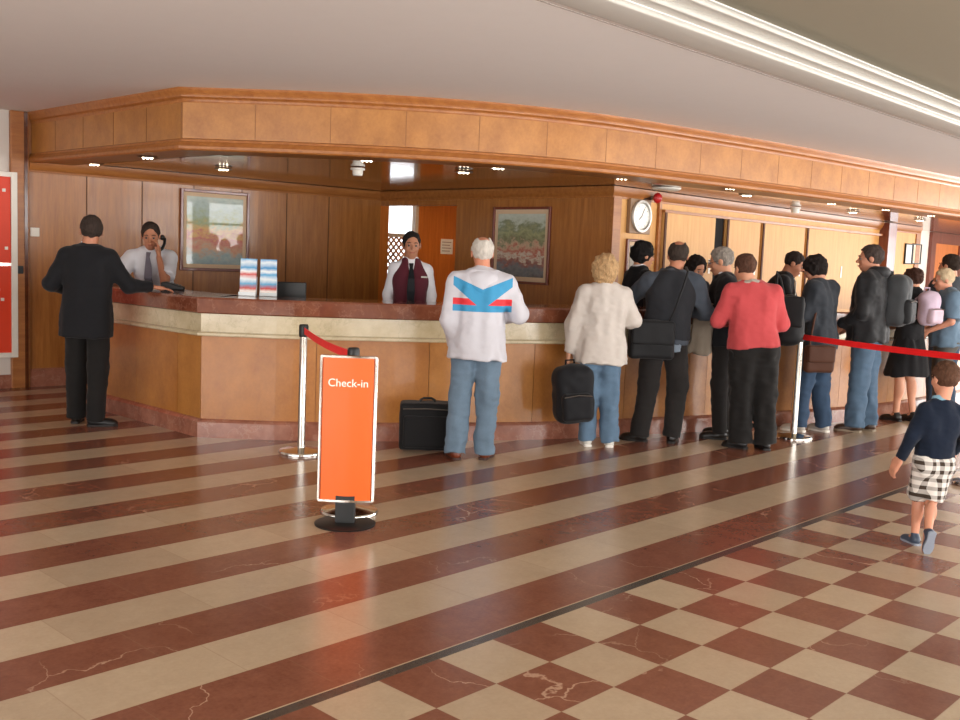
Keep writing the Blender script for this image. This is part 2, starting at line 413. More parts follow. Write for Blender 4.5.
# bulkhead over the desk
FP0 = [(1.76, 7.96), (1.76, 6.4), (1.76, 4.99)]
FPC = spline([(1.76, 4.99), (2.57, 4.07), (3.48, 3.32), (4.52, 2.85), (5.84, 2.60), (7.43, 2.38), (9.3, 2.21), (11.3, 2.06), (14.0, 1.9), (19.5, 1.6)], 8)
FP = [Vector(p) for p in FP0] + FPC[1:]
bm = B(); sweep(bm, FP, [(-.035, 2.40), (-.035, 2.71), (-.09, 2.71), (-.09, 2.40)]); struct('trim_6', bm, M_woodf, smooth=True)
def moulding(name, path, prof, m): 
    bm = B(); sweep(bm, path, prof); return struct(name, bm, m, smooth=True)
moulding('trim_7', FP, [(-.09, 2.70), (-.035, 2.70), (-.028, 2.715), (-.03, 2.73), (-.008, 2.745), (-.004, 2.77), (.012, 2.785), (.02, 2.815), (-.09, 2.815)], M_woodx)
moulding('trim_8', FP, [(-.10, 2.31), (.0, 2.31), (.012, 2.322), (.012, 2.345), (0, 2.355), (-.004, 2.372), (-.02, 2.385), (-.022, 2.402), (-.035, 2.41), (-.10, 2.41)], M_woodx)
# panel seams of the fascia and diagonal-matched veneer
rs = resample(FP[2:], .62); ns = normals2(rs); bm = B()
for i, p in enumerate(rs[:24]):
    t = Vector((-ns[i].y, ns[i].x)); a = p+ns[i]*-.036; c = p+ns[i]*-.0335
    Mx = Matrix(((t.x, ns[i].x, 0, a.x), (t.y, ns[i].y, 0, a.y), (0, 0, 1, 0), (0, 0, 0, 1)))
    box(bm, (-.002, 0, 2.41), (.002, .0025, 2.70), Mx)
for yy in (5.6, 6.2, 6.8, 7.4): box(bm, (1.7932, yy-.004, 2.41), (1.796, yy+.004, 2.70))
struct('trim_9', bm, flat('veneer_seam', '#7d4f26', .6))
# underside: lip, then varnished boards with open joints
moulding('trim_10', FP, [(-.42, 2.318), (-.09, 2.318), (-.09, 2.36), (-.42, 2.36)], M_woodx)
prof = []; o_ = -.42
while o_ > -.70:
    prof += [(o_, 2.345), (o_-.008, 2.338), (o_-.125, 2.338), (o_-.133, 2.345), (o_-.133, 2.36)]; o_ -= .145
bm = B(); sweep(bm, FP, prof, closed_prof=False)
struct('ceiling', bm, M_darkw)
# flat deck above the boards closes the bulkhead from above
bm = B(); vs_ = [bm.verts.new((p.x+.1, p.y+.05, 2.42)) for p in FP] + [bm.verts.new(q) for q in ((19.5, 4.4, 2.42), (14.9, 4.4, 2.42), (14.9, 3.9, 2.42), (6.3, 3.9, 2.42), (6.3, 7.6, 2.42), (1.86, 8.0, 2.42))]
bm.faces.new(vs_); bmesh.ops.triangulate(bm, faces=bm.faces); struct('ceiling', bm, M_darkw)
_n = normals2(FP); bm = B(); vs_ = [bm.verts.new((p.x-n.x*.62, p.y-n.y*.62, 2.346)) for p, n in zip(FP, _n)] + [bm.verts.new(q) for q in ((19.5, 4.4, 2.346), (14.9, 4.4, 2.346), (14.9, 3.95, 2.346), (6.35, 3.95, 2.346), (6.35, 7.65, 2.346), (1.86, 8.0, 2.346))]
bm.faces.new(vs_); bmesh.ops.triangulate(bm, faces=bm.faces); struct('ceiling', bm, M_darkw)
# cornice where walls meet the boards
CP = [(1.76, 7.95), (6.19, 7.59), (6.19, 3.84), (14.9, 3.84)]
moulding('trim_11', [Vector(p) for p in CP], [(-.02, 2.22), (.012, 2.22), (.016, 2.24), (.03, 2.25), (.036, 2.27), (.05, 2.29), (.055, 2.34), (-.02, 2.34)][::1], M_woodx)

# ---------------------------------------------------------------- reception desk
CPL = [Vector((2.35, 6.52)), Vector((1.70, 6.52)), Vector((1.70, 5.5)), Vector((1.70, 4.52))] + spline([(1.70, 4.52), (2.22, 4.00), (3.02, 3.42), (4.0, 2.86), (5.0, 2.48), (5.9, 2.17), (7.2, 1.80), (8.2, 1.62), (9.5, 1.55), (11.0, 1.55), (13.0, 1.6)], 6)[1:]
desk = empty('reception_desk', (1.7, 4.52, 0), 0, 'long curved wooden reception desk with red-brown marble top and pale stone band', 'reception desk')
def part(name, bm, m, parent, **k):
    o = obj(name, bm, m, parent, **k); o.matrix_parent_inverse = Matrix.Translation(parent.location).inverted() if parent.parent is None else Matrix.Identity(4); return o
bm = B(); sweep(bm, CPL, [(.035, 0), (.035, .125), (.02, .14), (-.0, .15), (-.05, .15), (-.05, 0)]); part('plinth', bm, M_plinth, desk)
bm = B(); sweep(bm, CPL, [(-.03, .15), (-.03, 1.0), (-.50, 1.0), (-.50, .0), (-.05, 0)]); part('carcass', bm, M_frame, desk)
seq = [CPL[:2], CPL[1:4]]
def clipseg(pts, step): return resample(pts, step)
n_all = normals2(CPL)
cum = [0]
for a, b in zip(CPL, CPL[1:]): cum.append(cum[-1]+(b-a).length)
def pt(s):
    p = Vector((float(np.interp(s, cum, [q.x for q in CPL])), float(np.interp(s, cum, [q.y for q in CPL])))); 
    n = Vector((float(np.interp(s, cum, [q.x for q in n_all])), float(np.interp(s, cum, [q.y for q in n_all])))); return p, n
cuts = [0, cum[1], cum[1]+.95, cum[3]-.36, cum[3]]
s_ = cum[3]
while s_ < cum[-1]-.5: s_ += .92; cuts.append(min(s_, cum[-1]))
M_pan2 = wood('counter_front_veneer_lighter', '#9a612a', '#c48745', .33, 'b', .25)
for k, (a, b) in enumerate(zip(cuts, cuts[1:])):
    ss = sorted([a+.002, b-.002]+[c for c in cum if a+.01 < c < b-.01]); bm = B(); R1, R2 = [], []
    rings = []
    for s in ss:
        p, n = pt(s)
        rings.append([bm.verts.new((p.x+n.x*o, p.y+n.y*o, z)) for o, z in ((-.028, .15), (0, .15), (0, .825), (-.028, .825))])
    for r1, r2 in zip(rings, rings[1:]):
        for i in range(4): bm.faces.new((r1[i], r1[(i+1) % 4], r2[(i+1) % 4], r2[i]))
    bm.faces.new(rings[0]); bm.faces.new(rings[-1])
    part('front_panel', bm, M_woodp if k % 3 else M_pan2, desk)
bm = B(); sweep(bm, CPL, [(.045, .822), (.05, .83), (.05, .845), (.03, .855), (-.05, .855), (-.05, .822)]); part('stone_ledge', bm, M_band, desk)
bm = B(); sweep(bm, CPL, [(.005, .855), (.005, 1.0), (-.05, 1.0), (-.05, .855)]); part('stone_band', bm, M_band, desk)
bm = B(); sweep(bm, CPL, [(.04, 1.0), (.052, 1.01), (.055, 1.115), (.045, 1.13), (-.52, 1.13), (-.52, 1.0)]); part('countertop', bm, M_top, desk)
bm = B(); sweep(bm, CPL[2:], [(-.50, .74), (-.50, .78), (-.72, .78), (-.72, .74)]); part('work_surface', bm, M_woodx, desk)

# ---------------------------------------------------------------- rear of the hall (behind the camera): window walls
def window_wall(name, a, b, wins, z0, z1, sill=.35, head=2.7, m=M_white, nn=2):
    a, b = Vector(a), Vector(b); holes = [(x0, x1, sill, head) for x0, x1 in wins]
    o, Mx = wall_seg(name, a, b, z0, z1, m, .2, holes)
    return Mx
k_ = 2
for (nm, a, b, wins) in (('wall_rear', (22, -5.5), (-9, -5.5), [(4.2, 6.9), (7.2, 9.9), (10.2, 12.9), (13.2, 15.9), (17.0, 20), (20.5, 23.5), (24, 27)]),
                         ('wall_left_rear', (-7, -5.5), (-7, 9), [(1, 4), (4.4, 7.4), (8, 11)]),
                         ('wall_far_end', (20, 4.4), (20, -5.5), [(3.0, 5.6), (6.0, 8.6)])):
    Mx = window_wall(nm, a, b, wins, 0, 3.2)
    for x0, x1 in wins:
        bm = B()
        for xx in (x0, (x0+x1)/2-.03, x1-.06): box(bm, (xx, .04, .35), (xx+.06, .1, 2.7), Mx)
        for zz in (.35, 2.1, 2.64): box(bm, (x0, .04, zz), (x1, .1, zz+.06), Mx)
        wo = struct('window_%d' % k_, bm, M_mould); k_ += 1
# ================================================================ FITTINGS
def picture(label, cat, Mx, x0, x1, z0, z1, fw, m_frame, m_mat, m_art, mat=.045, depth=.035, name='framed_painting'):
    """Mx: wall frame (x along the wall, -y into the room)"""
    c = Mx @ Vector(((x0+x1)/2, 0, z0)); e = empty(name, c, 0, label, cat); inv = Matrix.Translation(c).inverted()
    def pp(nm, bm, m, parent=e, **k): o = obj(nm, bm, m, parent, **k); o.matrix_parent_inverse = inv; return o
    bm = B()
    box(bm, (x0, -depth, z0), (x0+fw, 0, z1), Mx); box(bm, (x1-fw, -depth, z0), (x1, 0, z1), Mx)
    box(bm, (x0+fw, -depth, z0), (x1-fw, 0, z0+fw), Mx); box(bm, (x0+fw, -depth, z1-fw), (x1-fw, 0, z1), Mx)
    pp('frame', bm, m_frame, bevel=.006)
    bm = B(); box(bm, (x0+fw, -.012, z0+fw), (x1-fw, -.008, z1-fw), Mx); pp('mat_board', bm, m_mat)
    a = fw+mat
    bm = B(); box(bm, (x0+a, -.016, z0+a*1.0), (x1-a, -.012, z1-a), Mx); o = pp('artwork', bm, m_art)
    return e
def art_mat(name, zlo, zhi, stops, seed, coat=.55, sc_=(6, 6, 9)):
    t = NT(name); tc = t.t.nodes.new('ShaderNodeTexCoord'); sp = t.t.nodes.new('ShaderNodeSeparateXYZ'); t.l(tc.outputs['Object'], sp.inputs[0])
    z = t.math('DIVIDE', t.math('SUBTRACT', sp.outputs[2], zlo), zhi-zlo)
    v = t.coord(scale=sc_); nz = t.noise(v, 1.3, 6, .65)
    h = t.math('ADD', z, t.math('MULTIPLY', t.math('SUBTRACT', nz, .5), .55))
    c = t.ramp(h, *[(p, lin(q)) for p, q in stops])
    n2 = t.t.nodes.new('ShaderNodeTexVoronoi'); n2.inputs['Scale'].default_value = 3.2; t.l(v, n2.inputs['Vector'])
    c = t.mix(.16, c, t.ramp(n2.outputs['Distance'], (.1, lin('#6e5a4c')), (.8, lin('#b9b09a')))); t.col(c); t.set(.35, 0, coat); t.b.inputs['Coat Roughness'].default_value = .02; return t.m
art1 = art_mat('coast_village_painting', 1.25, 2.18, ((0, '#6f8c94'), (.18, '#8fa3a0'), (.3, '#c58a5e'), (.42, '#c24f3a'), (.5, '#d8a03c'), (.62, '#8a9a62'), (.78, '#9fb3ac'), (1, '#c6cfc0')), 1)
art2 = art_mat('red_roofs_and_hills_painting', 1.25, 2.13, ((0, '#3c3a38'), (.2, '#5b646c'), (.3, '#8c3b2c'), (.36, '#d6cab4'), (.42, '#b4452f'), (.5, '#c9a888'), (.56, '#6a7048'), (.66, '#9aa070'), (.74, '#6f7c58'), (.82, '#b9c4b4'), (1, '#cfd6cc')), 2)
M_matb = flat('mat_board_beige', '#d6b795', .8)
picture('red-framed landscape painting on the wall left of the office doorway', 'painting', MW1, 1.67, 2.54, 1.25, 2.18, .035, M_frame, M_matb, art1)
MW2 = Matrix(((0, 1, 0, 6.2), (-1, 0, 0, 6.2), (0, 0, 1, 0), (0, 0, 0, 1)))   # x along -Y, -y towards -X (room)
picture('brown-framed painting of red roofs and hills, right of the office doorway', 'painting', MW2, .65, 1.53, 1.25, 2.13, .03, M_frame, M_matb, art2, .05)
# wall switch
def on(Mx, name, x0, x1, z0, z1, d, m, label, cat, bevel=0, d0=0):
    bm = B(); box(bm, (x0, -d, z0), (x1, -d0, z1), Mx); o = obj(name, bm, m, bevel=bevel); return tagp(o, label, cat)
o = on(MW1, 'light_switch', .04, .13, 1.565, 1.655, .012, M_wplas, 'small cream square switch plate on the wood wall left of the suited man', 'switch', .003)
bm = B(); box(bm, (.06, -.017, 1.585), (.11, -.012, 1.635), MW1); obj('rocker', bm, M_wplas, o, bevel=.002)
# orange notice board in its white frame, left edge
e = empty('notice_board', (1.0, 8.03, .3), 0, 'tall orange display board in white frame at the left edge', 'notice board')
inv = Matrix.Translation(e.location).inverted()
def ep(nm, bm, m, par=None, **k):
    o = obj(nm, bm, m, par or e, **k); o.matrix_parent_inverse = inv; return o
bm = B()
for a in (((-1.6, 0), (-1.54, 0)), ((-.16, 0), (-.10, 0))): box(bm, (a[0][0], -.06, .32), (a[1][0], 0, 2.2), MW1)
for z in (.32, 2.15): box(bm, (-1.54, -.06, z), (-.16, 0, z+.05), MW1)
for o_ in bm.verts: pass
ep('frame', bm, M_wplas, bevel=.004)
bm = B(); box(bm, (-1.54, -.035, .37), (-.16, -.02, 2.15), MW1); ep('panel', bm, flat('orange_red_board', '#dc3a10', .5, 0, .04))
bm = B(); box(bm, (-1.54, -.05, 1.255), (-.16, -.035, 1.285), MW1); ep('cross_rail', bm, M_chrome)
for x, z in ((-.22, 1.42), (-.26, .9), (-.24, 2.0), (-.3, 1.0)):
    bm = B(); box(bm, (x, -.045, z), (x+.03, -.035, z+.03), MW1); ep('pin', bm, M_wplas)
on(MW1, 'wall_bracket', -.10, -.05, 1.18, 1.26, .07, M_black, 'small black bracket beside the white board frame', 'bracket', .004)

# clock in a square case, frame below
MW3 = Matrix(((1, 0, 0, 6.2), (0, 1, 0, 3.85), (0, 0, 1, 0), (0, 0, 0, 1)))
c0 = MW3 @ Vector((.465, 0, 2.05)); clk = empty('wall_clock', c0, 0, 'round silver wall clock in a square brown case above the staff', 'clock'); inv = Matrix.Translation(c0).inverted(); e = clk
bm = B(); box(bm, (.27, -.05, 1.86), (.66, 0, 2.235), MW3); ep('case', bm, flat('clock_case_brown', '#8a6a4c', .5), bevel=.006)
CR = Matrix.Translation((6.2+.465, 3.85-.05, 2.05)) @ Matrix.Rotation(PI/2, 4, 'X')
bm = B(); lathe(bm, [(.165, 0), (.18, .006), (.175, .03), (.15, .034), (.135, .016)], 40, CR); ep('bezel', bm, flat('satin_silver', '#c9c5bd', .5, .6, .03), smooth=True)
bm = B(); lathe(bm, [(.136, .004), (.136, .014), (.0, .0142)], 40, CR); ep('dial', bm, flat('clock_dial', '#e7e3da', .4))
bm = B(); lathe(bm, [(.085, .0145), (.085, .0155), (.07, .0155)], 40, CR); ep('dial_ring', bm, flat('clock_dial_grey', '#8f8a80', .4))
bm = B()
for a, L in ((2.2, .065), (-.5, .10)): box(bm, (-.004, 0, .017), (.004, L, .019), CR @ Matrix.Rotation(a, 4, 'Z'))
ep('hands', bm, M_black)
for k in range(12):
    bm = B(); box(bm, (-.003, .108, .0145), (.003, .126, .0165), CR @ Matrix.Rotation(k*PI/6, 4, 'Z')); ep('hour_mark', bm, M_black)
picture('narrow brown-framed picture hanging below the round clock', 'picture', MW3, .28, .58, 1.25, 1.80, .03, M_frame, M_matb, flat('grey_print', '#9a8f80', .5, coat=1), .04)
# corner post and sliding cupboard doors along the right wall
bm = B(); box(bm, (6.19, 3.82, 0), (6.33, 3.87, ZU)); box(bm, (7.05, 3.815, 0), (7.10, 3.86, 2.25)); struct('trim_12', bm, M_woodx)
M_lightw = wood('pale_cupboard_veneer', '#c68a48', '#e0ad68', .55, 'z', .0)
for n_, (x0, x1) in enumerate(((7.12, 8.23), (8.50, 9.34), (9.40, 10.60), (10.66, 11.93))):
    e = empty('sliding_cupboard_door', ((x0+x1)/2, 3.82, .93), 0, ['wide pale sliding door beside the clock', 'pale sliding door just right of the dark gap', 'third pale sliding door from the clock', 'pale sliding door with white pull, farthest from the clock'][n_], 'cupboard door', 'sliding cupboard doors behind the desk'); inv = Matrix.Translation(e.location).inverted()
    bm = B(); box(bm, (x0, 3.79, .93), (x1, 3.83, 2.12)); ep('leaf', bm, M_lightw, bevel=.004)
    bm = B(); box(bm, (x0-.0, 3.775, .93), (x0+.035, 3.79, 2.12)); ep('edge_strip', bm, flat('dark_brown_edge', '#5a3218', .7))
    bm = B(); box(bm, (x1-.12, 3.782, 1.45), (x1-.08, 3.79, 1.62)); ep('pull', bm, M_wplas, bevel=.003)
bm = B(); box(bm, (7.1, 3.80, .0), (13.2, 3.85, .90)); struct('trim_13', bm, M_frame)
bm = B(); box(bm, (7.1, 3.77, .90), (13.2, 3.85, .93)); box(bm, (7.1, 3.77, 2.12), (13.2, 3.85, 2.15)); struct('trim_14', bm, M_woodx)
bm = B(); box(bm, (8.24, 3.835, .93), (8.49, 3.852, 2.12)); struct('trim_15', bm, flat('cupboard_gap_shade', '#120c0a', .9))  # near-black sheet paints in the shade of the open cupboard gap
bm = B(); box(bm, (13.27, 3.70, 0), (13.58, 3.86, ZU)); struct('trim_16', bm, M_frame)
picture('small dark-framed certificate with white sheet, far right wood wall', 'certificate', MW3, 8.13, 8.45, 1.71, 2.05, .02, M_black, M_paper, flat('certificate_sheet', '#dfe0dc', .6), .02, .03, 'framed_certificate')
picture('cream certificate in dark frame, right one of the pair', 'certificate', MW3, 8.45, 8.83, 1.72, 2.06, .02, M_black, M_paper, flat('certificate_cream', '#d9c9a4', .6), .03, .03, 'framed_certificate')
# ceiling fittings
def emis(name, c, st):
    t = NT(name); t.b.inputs['Emission Color'].default_value = lin(c); t.b.inputs['Emission Strength'].default_value = st; t.col(lin(c)); return t.m
M_bulb = emis('halogen_bulb', '#fff0d0', 14)
DL = [(2.26, 7.54, 2.338, 'downlight nearest the left wall'), (1.99, 5.94, 2.318, 'downlight above the suited man'), (3.16, 6.55, 2.338, 'downlight above the framed painting on the left'), (3.11, 4.22, 2.338, 'downlight over the desk left of the office doorway'), (4.28, 4.19, 2.338, 'inner downlight over the white-haired man'), (4.07, 3.55, 2.338, 'front downlight over the white-haired man'), (5.28, 3.08, 2.338, 'downlight above the blonde woman'), (6.59, 2.68, 2.338, 'front downlight above the woman in red'), (7.49, 2.99, 2.338, 'inner downlight above the woman in red'), (8.83, 2.63, 2.338, 'front downlight above the man in dark jacket'), (10.54, 3.11, 2.338, 'inner downlight above the man in dark jacket'), (9.97, 2.45, 2.338, 'front downlight above the certificates'), (12.45, 2.94, 2.338, 'inner downlight near the far white wall'), (11.23, 2.35, 2.338, 'front downlight nearest the right edge')]
for (x, y, z, lab) in DL:
    e = empty('downlight', (x, y, z), 0, 'small bright round '+lab, 'downlight', 'downlights in the bulkhead')
    bm = B(); lathe(bm, [(.085, -.002), (.088, -.012), (.07, -.016), (.066, .0)], 24); obj('ring', bm, M_steel, e, smooth=True)
    bm = B(); lathe(bm, [(.066, -.003), (.0, -.004)], 24); obj('reflector', bm, M_chrome, e)
    for dx in (-.036, 0, .036):
        bm = B(); bmesh.ops.create_icosphere(bm, subdivisions=2, radius=.014, matrix=Matrix.Translation((dx*.68, -dx*.73, -.012))); obj('bulb', bm, M_bulb, e, smooth=True)
for (x, y, z, lab) in ((3.68, 5.03, 2.338, 'white smoke detector on the dark soffit left of centre'), (9.68, 3.50, 2.338, 'white smoke detector on the soffit above the cupboard doors')):
    bm = B(); lathe(bm, [(.0, -.075), (.045, -.072), (.05, -.05), (.052, -.02), (.07, -.018), (.07, 0), (0, 0)], 24, Matrix.Translation((x, y, z))); tagp(obj('smoke_detector', bm, M_wplas, smooth=True), lab, 'smoke detector')
bm = B(); lathe(bm, [(0, -.03), (.12, -.028), (.15, -.015), (.155, 0), (0, 0)], 32, Matrix.Translation((6.5, 3.38, 2.338))); tagp(obj('ceiling_lamp_disc', bm, M_wplas, smooth=True), 'flat white round ceiling fitting beside the red alarm', 'ceiling fitting')
e = empty('alarm_bell', (6.85, 3.72, 2.26), 0, 'red round alarm on the wood wall above the clock', 'alarm')
bm = B(); lathe(bm, [(0, .05), (.03, .045), (.055, .02), (.06, 0), (.05, -.02), (0, -.025)], 24, Matrix.Rotation(PI/2, 4, 'X')); obj('dome', bm, M_red, e, smooth=True)
bm = B(); tube(bm, [(0, .0, 0), (0, .12, 0)], .022); tube(bm, [(-.12, .1, -.02), (0, .08, 0)], .012); obj('bracket', bm, M_steel, e)

# ---------------------------------------------------------------- queue posts, sign
def post(x, y, label, belt_to=None, ang=0, lean=(0, 0)):
    e = empty('queue_barrier_post', (x, y, 0), 0, label, 'queue barrier post', 'chrome queue barrier posts')
    bm = B(); lathe(bm, [(0, 0), (.17, 0), (.172, .012), (.165, .024), (.10, .034), (.04, .045), (.0, .046)], 40); obj('base', bm, M_chrome, e, smooth=True)
    bm = B(); lathe(bm, [(.03, .04), (.03, .90), (0, .90)], 24); obj('pole', bm, M_chrome, e, smooth=True)
    bm = B(); lathe(bm, [(.0, .885), (.033, .885), (.036, .90), (.036, .965), (.03, .978), (.0, .98)], 24); hd = obj('head', bm, M_black, e, smooth=True)
    if belt_to:
        bx, by = belt_to[0]-x, belt_to[1]-y; L = math.hypot(bx, by); pts = []
        for i in range(13):
            t = i/12; s = belt_to[2] if len(belt_to) > 2 else 0
            pts.append((bx*(t*(L-.07)/L+.035/L), by*(t*(L-.07)/L+.035/L), .932-s*4*t*(1-t)))
        bm = B(); strip(bm, pts, .05, .003); obj('belt', bm, M_belt, e)
    return e
post(1.957, 3.516, 'chrome post with red belt, left of the orange sign', (1.112, 1.902, .02))
post(1.112, 1.902, 'chrome post standing hidden behind the orange sign')
post(6.018, 1.541, 'chrome post behind the woman in red, holding the long red belt', (5.27, -.28, .01))
post(5.27, -.28, 'chrome post at the right end of the red belt')
# sign
SX, SY = .939, 1.726; face = math.atan2(-2.627-SY, -2.621-SX)          # towards the camera
e = empty('check_in_sign', (SX, SY, 0), face+PI/2-.12, 'orange upright sign reading Check-in, chrome edged', 'sign')   # local -y faces the camera
bm = B(); lathe(bm, [(0, 0), (.17, 0), (.172, .008), (.16, .014), (0, .016)], 40, Matrix.Scale(1, 4)); obj('base_plate', bm, M_black, e, smooth=True)
bm = B(); box(bm, (-.055, -.03, .012), (.055, .02, .17)); obj('foot', bm, M_black, e, bevel=.004)
W2, Z0, Z1 = .152, .145, .945
bm = B()
arc = [(W2*math.sin(t), -.045*math.cos(t*1.0)*1.0) for t in np.linspace(-PI/2, PI/2, 13)]
def curved(bm, pts, z0, z1, back):
    f = [[bm.verts.new((x, y, z)) for x, y in pts] for z in (z0, z1)]; b = [[bm.verts.new((x, back, z)) for x, y in (pts[0], pts[-1])] for z in (z0, z1)]
    for i in range(len(pts)-1): bm.faces.new((f[0][i], f[0][i+1], f[1][i+1], f[1][i]))
    bm.faces.new(f[0]+b[0][::-1]); bm.faces.new(f[1]+b[1][::-1]); bm.faces.new((f[0][0], f[1][0], b[1][0], b[0][0])); bm.faces.new((f[0][-1], f[1][-1], b[1][1], b[0][1])); bm.faces.new((b[0][0], b[0][1], b[1][1], b[1][0]))
arc = [(x, -.03*math.sqrt(max(0, 1-(x/(W2*1.25))**2))) for x in np.linspace(-W2+.012, W2-.012, 15)]
curved(bm, arc, Z0, Z1, 0.0); obj('panel', bm, M_orange, e, smooth=True)
bm = B()
for s in (-1, 1): tube(bm, [(s*W2, -.012, Z0-.008), (s*W2, -.012, Z1+.008)], .010, 10)
curved(bm, [(x*1.1, y*1.25) for x, y in arc], Z1, Z1+.012, .004); curved(bm, [(x*1.1, y*1.25) for x, y in arc], Z0-.012, Z0, .004)
box(bm, (-W2, 0, Z0), (W2, .006, Z1)); obj('frame', bm, M_chrome, e)
cu = bpy.data.curves.new('lettering', 'FONT'); cu.body = 'Check-in'; cu.size = .062; cu.extrude = .0006; cu.align_x = 'CENTER'
to = bpy.data.objects.new('tmp', cu); COL.objects.link(to); bpy.context.view_layer.update()
me = bpy.data.meshes.new_from_object(to.evaluated_get(bpy.context.evaluated_depsgraph_get())); bpy.data.objects.remove(to)
n_ = len(me.vertices); co = np.empty(n_*3); me.vertices.foreach_get('co', co); co = co.reshape(-1, 3)
x = co[:, 0]*1.0; zz = co[:, 1]+.785; yy = -.03*np.sqrt(np.maximum(0, 1-(x/(W2*1.25))**2))-.0012-co[:, 2]
me.vertices.foreach_set('co', np.stack([x, yy, zz], 1).ravel()); me.update()
link('lettering', me, flat('white_lettering', '#fff4e4', .5), e)

# ---------------------------------------------------------------- things on the desk
def brochure(x, y, rz, label, top, mid):
    t = NT('brochure_cover'); tc = t.t.nodes.new('ShaderNodeTexCoord'); sp = t.t.nodes.new('ShaderNodeSeparateXYZ'); t.l(tc.outputs['Object'], sp.inputs[0])
    z = t.math('DIVIDE', sp.outputs[2], .31); n = t.noise(t.coord(scale=(12, 12, 12)), 1.5, 3)
    h = t.math('ADD', z, t.math('MULTIPLY', t.math('SUBTRACT', n, .5), .10))
    c = t.ramp(h, (0, lin('#d8622c')), (.12, lin('#e8e4dc')), (.2, lin('#c23a2a')), (.32, lin('#4fa0c8')), (.45, lin('#e4eaec')), (.58, lin(mid)), (.66, lin('#e9ecec')), (.75, lin(top)), (.9, lin('#dfe8ec')), (1, lin(top)))
    t.col(c); t.set(.35)
    bm = B(); box(bm, (-.068, -.012, 0), (.068, .012, .31), Matrix.Rotation(-.12, 4, 'X')); o = obj('brochure_stack', bm, t.m); o.location = (x, y, 1.133); o.rotation_euler = (0, 0, rz); tagp(o, label, 'brochures', 'brochures on the desk')
    bm = B(); box(bm, (-.072, .0, -.002), (.072, .075, .004)); box(bm, (-.072, .012, .004), (.072, .02, .16), Matrix.Rotation(-.12, 4, 'X')); box(bm, (-.072, -.03, 0), (.072, -.026, .03)); obj('holder', bm, flat('clear_acrylic', '#cfd4d4', .1), o)
brochure(2.22, 4.66, -.80, 'blue and red brochures, left of the pair on the desk', '#3f97c9', '#cc3326')
brochure(2.35, 4.55, -.62, 'blue brochures, right of the pair on the desk', '#2f8cc4', '#3f9fd0')
e = empty('computer_monitor', (2.66, 4.72, .78), -.75, 'low black computer monitor behind the desk, beside the brochures', 'monitor')
bm = B(); box(bm, (-.17, -.02, .18), (.17, .02, .47)); obj('screen', bm, M_black, e, bevel=.006)
bm = B(); box(bm, (-.03, 0, .0), (.03, .03, .25)); box(bm, (-.11, -.08, 0), (.11, .1, .015)); obj('stand', bm, M_black, e, bevel=.004)
e = empty('desk_telephone', (2.13, 5.72, 1.13), 1.0, 'black desk telephone on the marble top in front of the clerk', 'telephone')
bm = B(); 
for v_, z in (((-.11, -.09, 0), 0),): pass
pr = [(-.10, 0), (.10, 0), (.10, .065), (.06, .07), (-.10, .025)]
vsA = [[bm.verts.new((xx, p, q)) for p, q in pr] for xx in (-.09, .09)]
for i in range(5): bm.faces.new((vsA[0][i], vsA[0][(i+1) % 5], vsA[1][(i+1) % 5], vsA[1][i]))
bm.faces.new(vsA[0]); bm.faces.new(vsA[1]); obj('body', bm, M_black, e, bevel=.006)
bm = B()
for i in range(4):
    for j in range(3): box(bm, (-.02+j*.025, -.07+i*.025, .035+i*.005), (-.003+j*.025, -.054+i*.025, .045+i*.006))
obj('keypad', bm, flat('grey_keys', '#55524e', .5), e)
def paper(x, y, z, rz, label, sx=.21, sy=.297):
    bm = B(); box(bm, (-sx/2, -sy/2, 0), (sx/2, sy/2, .003)); o = obj('paper_sheet', bm, M_paper); o.location = (x, y, z); o.rotation_euler = (0, 0, rz); return tagp(o, label, 'paper')
paper(1.86, 5.80, 1.131, .5, 'white paper on the desk beside the telephone')

